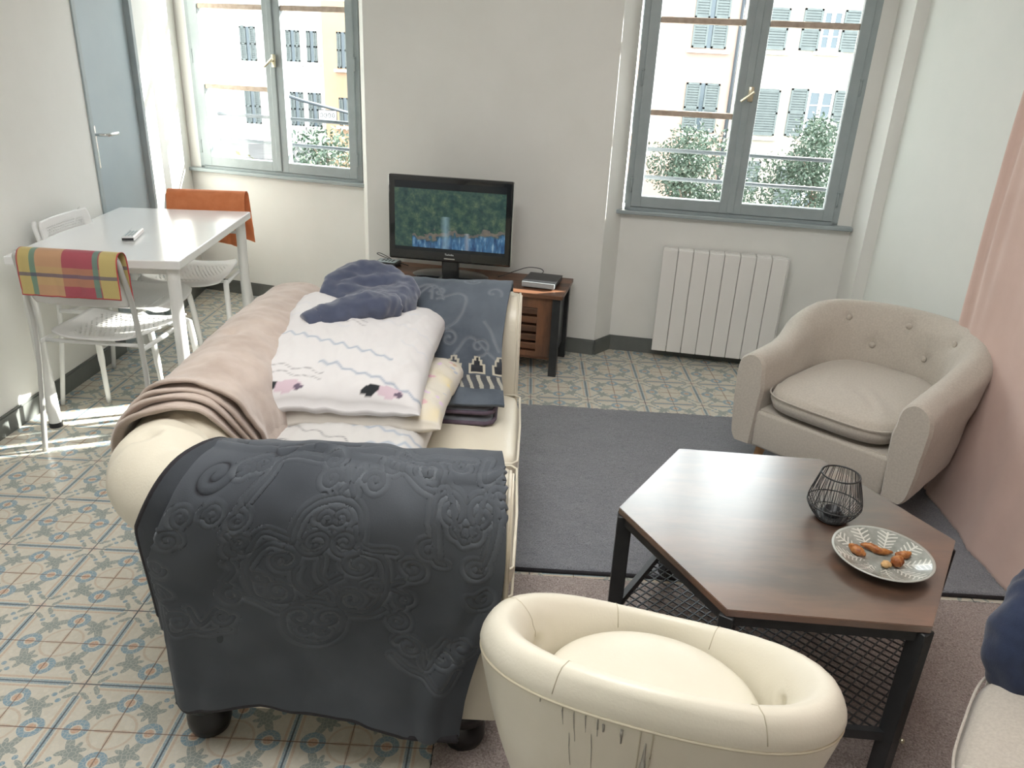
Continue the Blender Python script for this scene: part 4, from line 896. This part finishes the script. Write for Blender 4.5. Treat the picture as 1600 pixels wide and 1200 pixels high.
# expanded metal shelf, clipped to the hexagon
def inhex(p,k=.94):
    for i in range(6):
        ax,ay=HX[i];bx,by=HX[(i+1)%6]
        if ((bx-ax)*(p[1]-ay*k)-(by-ay)*(p[0]-ax*k))*1>0: return False
    return True
bm=nb(); dx_,dy_=.034,.0165
for s in(1,-1):
    for k in range(-60,61):
        c0=k*dy_*2; seg=[]
        for t_ in np.arange(-.46,.46,.006):
            p=(t_,c0+s*t_*dy_/dx_*1.0*2*.5*2)
            if inhex(p): seg.append(p)
        if len(seg)>2:
            a,b=seg[0],seg[-1]; bar(bm,a,b,.133,.1365,.0032)
obj('mesh_shelf',bm,MWIRE:=noisy('dark_steel_mesh',(.05,.055,.06),(.09,.095,.10),40,.35,.05,metal=.6),g)
# ------------------------------------------------------------------ candle holder
g=thing('candle_holder','black wire candle holder with a tealight cup on the hexagonal coffee table','candle holder',(2.150,-.045,CTZ),0)
bm=nb(); lathe(bm,[(.030,0),(.038,.002),(.040,.008),(.034,.011)],32); obj('base_dish',bm,MBLACK,g,smooth=True)
bm=nb(); lathe(bm,[(.019,.011),(.021,.012),(.021,.030),(.018,.030),(.018,.016)],24); obj('tealight_cup',bm,MBPL,g,smooth=True)
sil=[(.037,.006),(.050,.018),(.0655,.046),(.058,.085),(.046,.128)]
ws=obj('wire_cage',nb(),MBLACK,g)
bm=nb()
for k in range(56):
    a=2*PI*k/56+RNG.uniform(-.03,.03); a2_=a+RNG.uniform(-.06,.06); q,_=cr([(r_*math.cos(a+(a2_-a)*i/4),r_*math.sin(a+(a2_-a)*i/4),z) for i,(r_,z) in enumerate(sil)],10); tube(bm,[tuple(v) for v in q],.00075,5)
bpy.data.objects.remove(ws); obj('wire_cage',bm,MBLACK,g,smooth=True)
for r_,z,t_ in((.0655,.046,.0017),(.046,.128,.0022),(.050,.018,.0014)):
    bm=nb(); tube(bm,[(r_*math.cos(2*PI*k/48),r_*math.sin(2*PI*k/48),z) for k in range(48)],t_,8,closed=True); obj('ring',bm,MBLACK,g,smooth=True)
# ------------------------------------------------------------------ plate and food
def platem():
    m,t=base('sage_leaf_plate',(.3,.33,.3),.22,coat=.5); o=t.obj(); s=t.new('ShaderNodeSeparateXYZ'); t.set(s.inputs[0],o); M=t.M
    ang=M('ARCTAN2',s.outputs[1],s.outputs[0]); r_=M('SQRT',M('ADD',M('MULTIPLY',s.outputs[0],s.outputs[0]),M('MULTIPLY',s.outputs[1],s.outputs[1])))
    fa=M('SUBTRACT',M('FRACT',M('MULTIPLY',ang,9/(2*PI))),.5); rib=M('LESS_THAN',M('ABSOLUTE',fa),.035)
    chev=M('LESS_THAN',M('FRACT',M('SUBTRACT',M('MULTIPLY',r_,95),M('MULTIPLY',M('ABSOLUTE',fa),3.2))),.36); leaf=M('LESS_THAN',M('ABSOLUTE',fa),.34)
    lines=M('MULTIPLY',M('MAXIMUM',rib,M('MULTIPLY',chev,leaf)),M('GREATER_THAN',r_,.042)); lines=M('MULTIPLY',lines,M('LESS_THAN',r_,.104))
    n=t.noise(o,30,3); c=t.ramp(n,[(.3,(.20,.215,.195)),(.7,(.36,.375,.34))]); c=t.mix(M('MULTIPLY',lines,.75),c,(.72,.72,.66)); c=t.mix(M('GREATER_THAN',r_,.1065),c,(.45,.46,.42))
    t.set(t.b.inputs['Base Color'],c); t.set(t.b.inputs['Normal'],t.bump(lines,.3,.001)); return m
g=thing('plate','sage green plate with embossed pale leaves on the coffee table, holding scraps of food','plate',(2.200,-.228,CTZ),0)
bm=nb(); lathe(bm,[(.052,.0),(.055,.003),(.075,.010),(.104,.021),(.112,.0255),(.1115,.028),(.104,.0255),(.078,.0145),(.060,.009),(.02,.0075)],64); obj('dish',bm,platem(),g,smooth=True)
MFOOD=noisy('caramelised_morsel',(.22,.055,.012),(.52,.22,.06),70,.4,.5,140,.003,st=(.35,.65))
MPALE=noisy('pale_morsel',(.60,.36,.15),(.70,.46,.22),60,.5,.3,140)
def morsel(label,pts,rs,mat=None):
    q,_=cr(pts,22); r_=np.interp(np.linspace(0,1,22),np.linspace(0,1,len(rs)),rs); bm=nb(); tube(bm,[tuple(v) for v in q],list(r_),12)
    for v in bm.verts: v.co+=Vector((random.uniform(-1,1),random.uniform(-1,1),random.uniform(-1,1)))*.0009
    return tag(obj('food_scrap',bm,mat or MFOOD,None,True),label,'food')
fz=CTZ+.0085
morsel('long curved golden brown food scrap at the back of the green plate',[(2.167,-.186,fz+.010),(2.185,-.193,fz+.010),(2.205,-.208,fz+.008),(2.232,-.212,fz+.008)],[.003,.009,.009,.008,.003])
morsel('small reddish brown food scrap at the right end of the long curved one',[(2.236,-.217,fz+.008),(2.255,-.222,fz+.010),(2.270,-.218,fz+.014)],[.003,.009,.010,.004])
morsel('oval reddish brown food scrap at the left side of the green plate',[(2.136,-.196,fz+.014),(2.146,-.212,fz+.012),(2.160,-.231,fz+.010)],[.004,.012,.011,.004])
morsel('knobbly brown food scrap near the front of the green plate',[(2.212,-.262,fz+.008),(2.224,-.256,fz+.015),(2.236,-.256,fz+.011)],[.007,.014,.013,.006])
morsel('small pale yellow food scrap beside the knobbly brown one',[(2.185,-.262,fz+.007),(2.197,-.262,fz+.009),(2.207,-.263,fz+.007)],[.004,.009,.008,.004],MPALE)
# ------------------------------------------------------------------ cream tub chair (front is +Y)
g=thing('tub_chair','cream leather tub chair with round seat seen from behind, black scuffs on its back','armchair',(1.583,-.735,.010),math.radians(-15.5))
n=160;m=70
def tubchair():
    P=np.zeros((n,m,3)); 
    for i in range(n):
        a=2*PI*i/n; s_,c_=math.sin(a),math.cos(a)   # s=-1 back, +1 front
        k=np.clip((s_+1)/2,0,1); top=.700-.088*np.clip(s_+1,0,1)-.115*np.clip(s_,0,1)**1.1
        rx,ry=.300,(.222 if s_<0 else .238); ln=(c_/ .300)**2; R=1/math.sqrt((c_/rx)**2+(s_/ry)**2)
        pad=.050+.034*abs(c_)**2
        q,_=cr([(R-pad-.010,.36),(R-pad-.004,top-.10),(R-pad+.010,top-.035),(R-pad*.55,top),(R-pad*.25,top-.004),(R-.004,top-.030),(R+.001,top-.052),(R-.003,top-.060),(R-.003,top-.080),(R-.036,(top)*.62),(R-.095,.20),(R-.13,.07),(R-.14,.055)],m)
        P[i,:,0]=c_*q[:,0]; P[i,:,1]=s_*q[:,0]; P[i,:,2]=q[:,1]
    # tufting on inner sides
    for aa in(-.25,.15,PI+.25,PI-.15,-PI/2-.5,-PI/2+.5):
        i=int(((aa)%(2*PI))/(2*PI)*n); c=P[i,12]; d_=np.linalg.norm(P-c,axis=2); dirv=np.array([math.cos(aa),math.sin(aa),0]); P+=(np.exp(-(d_/.022)**2)*.016)[...,None]*dirv
        P+=(.004*np.sin(d_*160)*np.exp(-(d_/.05)**2))[...,None]*dirv
    return P
P=tubchair(); JS=m//4+int(np.argmin(abs(P[120,m//4:,2]-(.700-.058))))
# scuffs painted on the back as dirt
col=np.ones((n,m,3))*np.array([.72,.68,.565])
P2=P
sh=gridmesh('shell',P,MLEA2,g,wu=True,uv=False)
bm=nb(); tube(bm,[tuple(P[i,JS]+np.array([P[i,JS][0],P[i,JS][1],0])/np.linalg.norm(P[i,JS][:2])*.001) for i in range(n)],.0026,6,closed=True); obj('rim_seam',bm,MSEAM2:=base('cream_piping',(.55,.50,.38),.5)[0],sh,smooth=True)
def shell_pt(a,z,off=.001):
    i=int((a%(2*PI))/(2*PI)*n)%n; j=JS+int(np.argmin(abs(P[i,JS:,2]-z))); v=P[i,j]; r_=math.hypot(v[0],v[1]); return (v[0]*(1+off/r_),v[1]*(1+off/r_),v[2])
for aa in(-PI/2-.55,-PI/2+.75,PI/2-.45,PI/2+.45,-PI/2-1.7):
    i=int((aa%(2*PI))/(2*PI)*n); bm=nb(); tube(bm,[tuple(P[i,j]+np.array([0,0,.0002])) for j in range(12,JS)],.0009,5); obj('panel_seam',bm,MSEAM2,sh,smooth=True)
for s in(-.012,.012):
    bm=nb(); tube(bm,[shell_pt(-PI/2+.05+s*3,z) for z in np.linspace(.638,.10,60)],.0012,5); obj('panel_seam',bm,MSEAM2,sh,smooth=True)
MDIRT,_=base('grey_scuff',(.36,.345,.30),.8)
bm=nb(); pts_=[shell_pt(-PI/2+.05,z,.0012) for z in np.linspace(.612,.30,30)]
tube(bm,pts_,[.001+.007*min(1,k/10) for k in range(30)],6); sp_=obj('split_seam',bm,MDIRT,sh,smooth=True)
def scuff(a,z0,z1,w_):
    bm=nb(); w_*=1.5; ps=[shell_pt(a,z,.0006) for z in np.linspace(z0,z1,8)]; tube(bm,ps,[w_*.3,w_,w_,w_*.8,w_*.6,w_*.5,w_*.4,w_*.2],5); obj('scuff_mark',bm,MDIRT,sh,smooth=True)
for a,z0,z1,w_ in[(-2.20,.632,.612,.0012),(-2.05,.63,.60,.0008),(-1.98,.635,.56,.0006),(-1.90,.638,.605,.0008),(-1.83,.635,.60,.0010),(-1.78,.632,.615,.0018),(-1.66,.635,.60,.0018),(-1.88,.60,.50,.0005),(-2.02,.58,.50,.0005)]: scuff(a,z0,z1,w_)
# round seat cushion
nn_=80;mm_=30; T,F_=np.meshgrid(np.linspace(0,2*PI,nn_,endpoint=False),capF(mm_+14,.35),indexing='ij')
sp=lambda v,e:np.sign(v)*np.abs(v)**e
rr=sp(np.cos(F_),.35); X=np.cos(T)*rr*.198; Y=np.sin(T)*rr*.168+.015; Z=.450+sp(np.sin(F_),.6)*.045+(F_>0)*.018*(1-rr**2)*0+(F_>0)*.012*(1-(X/.21)**2-(Y/.2)**2)
gridmesh('seat_cushion',np.stack([X,Y,Z],2),MLEA2,g,wu=True,uv=False)
bm=nb(); lathe(bm,[(.10,.0),(.14,.004),(.15,.02),(.14,.05),(.18,.056),(.18,.37)],40,(0,0),1,.9); obj('plinth',bm,MBPL,g,auto=40)
# ------------------------------------------------------------------ navy garment on the right armchair
MNAVY2=noisy('navy_denim',(.008,.015,.042),(.020,.034,.080),14,.9,.3,420,sheen=.25)
gm=thing('navy_garment','dark navy blue garment draped over the arm of the cut-off armchair','garment',(0,0,0))
blob('garment_body',None,None,[('t',[(2.50,-.36,.53),(2.42,-.44,.52),(2.36,-.50,.47),(2.36,-.52,.40),(2.40,-.54,.33)],[.05,.055,.06,.055,.035]),('t',[(2.42,-.42,.54),(2.44,-.55,.52),(2.46,-.66,.44)],[.05,.06,.05]),('e',(2.46,-.50,.50),(.09,.10,.05))],MNAVY2,parent=gm,dispa=.03,dsize=.07)
# ------------------------------------------------------------------ outside: street, houses, trees
MSTREET=noisy('pale_street',(.06,.06,.058),(.09,.09,.085),.8,.9,0)
bm=nb(); box(bm,-45,45,4.2,70,-4.7,-4.6); tag(obj('street',bm,MSTREET),kind='structure')
MPEACH=noisy('peach_render',(.40,.295,.24),(.47,.35,.29),.6,.9,0); MCREAM=noisy('cream_render',(.42,.38,.32),(.48,.44,.38),.5,.9,0)
MWHT=noisy('white_render',(.72,.72,.70),(.80,.80,.78),.5,.9,0); MORR=noisy('ochre_render',(.46,.30,.19),(.52,.36,.24),.5,.9,0)
MSHUT=noisy('grey_green_shutter',(.115,.135,.135),(.15,.175,.17),8,.7,0); MSTONE=noisy('pale_stone',(.62,.60,.56),(.70,.68,.64),4,.8,0)
MGLD,_=base('dark_window_glass',(.10,.13,.15),.1); MROOF=noisy('grey_roof',(.08,.08,.08),(.12,.12,.12),2,.8,0)
def shutter(parent,x0,x1,z0,z1,y,ang=0):
    bm=nb(); fr=.055
    box(bm,x0,x0+fr,y-.05,y,z0,z1); box(bm,x1-fr,x1,y-.05,y,z0,z1); box(bm,x0,x1,y-.05,y,z0,z0+fr); box(bm,x0,x1,y-.05,y,z1-fr,z1); box(bm,x0,x1,y-.05,y,(z0+z1)/2-.03,(z0+z1)/2+.03)
    n=int((z1-z0)/.075)
    for i in range(n): z=z0+fr+i*.075; box(bm,x0+fr,x1-fr,y-.04,y-.012,z,z+.052)
    box(bm,x0+fr,x1-fr,y-.008,y-.002,z0+fr,z1-fr)
    obj('shutter',bm,MSHUT,parent)
def hwin(b,x0,x1,z0,z1,y,mode='open',sw=.55):
    """window with its shutters; mode open/closed"""
    bm=nb(); box(bm,x0-.12,x1+.12,y-.16,y+.02,z0-.14,z0-.04); w_=obj('window_ledge',bm,MSTONE,b)
    if mode=='closed':
        m=(x0+x1)/2; shutter(b,x0,m-.07,z0,z1,y-.01); shutter(b,m+.07,x1,z0,z1,y-.01); bm=nb(); box(bm,m-.07,m+.07,y-.004,y+.03,z0,z1); obj('pane',bm,MGLD,b); return
    bm=nb(); box(bm,x0,x1,y-.006,y+.03,z0,z1); p_=obj('pane',bm,MGLD,b)
    bm=nb(); m=(x0+x1)/2
    for a,c in((x0,x0+.07),(m-.06,m+.06),(x1-.07,x1)): box(bm,a,c,y-.03,y-.004,z0,z1)
    for z in(z0,z0+(z1-z0)/3,z0+2*(z1-z0)/3,z1-.07): box(bm,x0,x1,y-.025,y-.004,z,z+(.07 if z in(z0,z1-.07) else .035))
    obj('window_frame',bm,MWHT,p_); shutter(b,x0-sw-.03,x0-.02,z0-.03,z1+.03,y-.01); shutter(b,x1+.02,x1+sw+.03,z0-.03,z1+.03,y-.01)
Y=24
b=thing('apartment_building','peach rendered house with grey shutters seen through the left pane of the right window','building',(0,0,0))
bm=nb(); box(bm,-3.2,7.62,Y,Y+8,-4.6,9); obj('wall',bm,MPEACH,b)
for x0,x1 in((6.15,7.2),(3.6,4.7),(1.1,2.2)):
    for z0,z1,md in((2.25,3.95,'closed'),(-.2,1.25,'closed'),(-3.2,-1.6,'closed'),(5.2,6.7,'closed')): hwin(b,x0,x1,z0,z1,Y,md)
bm=nb(); tube(bm,[(7.55,Y-.08,-4.6),(7.55,Y-.08,9)],.055,8); obj('drainpipe',bm,MRAILM,b,smooth=True)
b=thing('apartment_building','cream rendered house with open grey shutters seen through the right pane of the right window','building',(0,0,0))
bm=nb(); box(bm,7.63,14,Y-.02,Y+8,-4.6,9.3); obj('wall',bm,MCREAM,b)
hwin(b,10.0,10.62,2.35,3.45,Y-.02,'open',.55); hwin(b,9.98,10.78,-.15,1.2,Y-.02,'open',.52); hwin(b,7.82,8.33,2.35,3.45,Y-.02,'open',.62) if False else None
shutter(b,8.28,9.0,2.3,3.45,Y-.03); shutter(b,8.38,9.1,-.2,1.15,Y-.03); shutter(b,8.35,8.85,-1.95,-1.0,Y-.03); hwin(b,10.0,10.8,-2.6,-1.2,Y-.02); hwin(b,10.0,10.7,5.2,6.5,Y-.02); hwin(b,12.6,13.3,-.15,1.2,Y-.02); hwin(b,12.6,13.3,2.35,3.45,Y-.02)
for z in(2.3,-.2): bm=nb(); box(bm,8.15,9.2,Y-.18,Y,z-.14,z-.04); obj('window_ledge',bm,MSTONE,b)
# houses seen through the left window
Y2=30
b=thing('apartment_building','white house with pale shutters seen through the left window','building',(0,0,0))
bm=nb(); box(bm,-24,-6.62,Y2,Y2+8,-4.6,8); obj('wall',bm,MWHT,b)
for x0,x1,z0,z1 in((-8.15,-7.62,1.25,2.35),(-7.35,-6.95,1.25,2.35),(-9.9,-9.3,1.2,2.4),(-8.1,-7.6,-1.1,.15),(-7.4,-6.9,-1.1,.15),(-9.9,-9.3,-1.1,.2),(-8.1,-7.5,3.6,4.8),(-11.8,-11.1,1.2,2.4),(-11.8,-11.1,-1.1,.2)): hwin(b,x0,x1,z0,z1,Y2,'closed')
b=thing('apartment_building','ochre orange house at the right edge of the left window','building',(0,0,0))
bm=nb(); box(bm,-6.6,-3.3,Y2-.6,Y2+8,-4.6,3.4); obj('wall',bm,MORR,b)
for x0,x1 in((-6.05,-5.6),(-5.2,-4.75),(-4.3,-3.8)):
    for z0,z1 in((1.1,2.35),(-.95,.05)): hwin(b,x0,x1,z0,z1,Y2-.6,'closed')
b=thing('market_shelter','low grey shop roofs with awnings seen through the left window','shelter',(0,0,0))
bm=nb(); prism(bm,[(-9.5,22),(-5.0,22),(-5.0,26),(-9.5,26)],-1.55,-1.45); t_=obj('awning_roof',bm,MROOF,b)
bm=nb(); prism(bm,[(-9.2,18.5),(-3.8,18.5),(-3.8,21.5),(-9.2,21.5)],-2.25,-2.15); obj('awning_roof',bm,MROOF,b)
for x in(-9.0,-7.6,-6.2,-4.8):
    bm=nb(); box(bm,x-.06,x+.06,18.6,18.72,-4.6,-2.25); obj('awning_post',bm,MRAILM,b)
for x in(-8.2,-7.2,-6.3,-5.4):
    bm=nb(); box(bm,x,x+.7,22.1,22.2,-4.4,-1.8); obj('shop_shutter',bm,MSHUT,b)
g=thing('hanging_sign','small rectangular sign with dark frame outside the left window','sign',(-4.15,20,.02),math.radians(10))
bm=nb(); box(bm,-.24,.24,-.03,.03,-.13,.13,.01); obj('sign_panel',bm,MWHT,g)
for k in range(4):
    bm=nb(); tube(bm,[(-.155+k*.103+.030*math.cos(q),-.033,.055*math.sin(q)) for q in np.linspace(.0,6.28,14)],.010,5); obj('sign_mark',bm,MBPL,g,smooth=True)
bm=nb()
for a_ in((-.25,.25,.12,.14),(-.25,.25,-.14,-.12),(-.25,-.23,-.14,.14),(.23,.25,-.14,.14)): box(bm,a_[0],a_[1],-.035,.035,a_[2],a_[3])
obj('sign_frame',bm,MBPL,g)
bm=nb(); tube(bm,[(-4.75,17,.72),(-4.0,17.2,.50),(-2.2,17.5,.10)],.035,6); tag(obj('street_cable',bm,MRAILM,None,True),'dark sagging cable crossing the view in the left window','cable')
# trees
MLEAF=noisy('orange_tree_leaves',(.030,.055,.040),(.075,.11,.07),30,.55,0); MLEAF2=noisy('yellow_green_leaves',(.10,.12,.03),(.25,.22,.06),20,.6,0); MBARK=noisy('bark',(.12,.09,.07),(.2,.16,.12),20,.9,.3)
MFRUIT,_=base('orange_fruit',(.85,.35,.05),.5)
def tree(label,x,y,zg,zt,rad,n,mat,seed,sq=1.0,fruit=0,leaf=.13):
    g=thing('street_tree',label,'tree',(x,y,zg),0,'orange trees in the street'); H=zt-zg; r_=np.random.RandomState(seed); V=[];F=[]
    cl=[(r_.normal(0,rad*.42),r_.normal(0,rad*.42),H-rad*sq*1.0+r_.uniform(-.8,.75)*rad*sq,r_.uniform(.28,.5)*rad) for k in range(26)]
    for k in range(n):
        cx,cy,cz,cr0=cl[r_.randint(len(cl))]; d_=r_.normal(size=3); d_/=np.linalg.norm(d_); c=np.array([cx,cy,cz])+d_*cr0*r_.uniform(.55,1.05)
        a=r_.normal(size=3); a/=np.linalg.norm(a); b_=np.cross(a,d_+r_.normal(size=3)*.5); b_/=np.linalg.norm(b_)+1e-9; l=leaf*r_.uniform(.6,1.1); w_=l*.42
        i=len(V); V+= [tuple(c-a*l/2),tuple(c+b_*w_/2),tuple(c+a*l/2),tuple(c-b_*w_/2)]; F.append((i,i+1,i+2,i+3))
    me=bpy.data.meshes.new('foliage'); me.from_pydata(V,[],F); link('foliage',me,mat,g,False)
    bm=nb(); tube(bm,[(0,0,0),(.05,.03,H*.4),(0,0,H-rad*sq*1.2)],[.13,.10,.07],8)
    for k in range(5): c=cl[k]; tube(bm,[(0,0,H-rad*sq*1.5),(c[0]*.5,c[1]*.5,c[2]-.3),(c[0],c[1],c[2])],[.06,.04,.02],6)
    obj('trunk',bm,MBARK,g,smooth=True)
tree('dark leafy tree low in the left pane of the right window',5.35,18,-4.6,.35,1.25,7500,MLEAF,1)
tree('tallest leafy tree at the lower right of the right window',8.55,18,-4.6,.95,1.25,8500,MLEAF,2,1.25)
tree('small leafy tree between the two larger ones behind the right window',6.75,19.5,-4.6,-.75,.9,2600,MLEAF,3)
tree('loose green tree at the right of the left window',-2.95,15,-4.6,.15,1.0,3600,MLEAF,4,1.3)
tree('yellow green leafy bush at the bottom of the left window',-3.25,12,-4.6,-.35,.85,3000,MLEAF2,5)
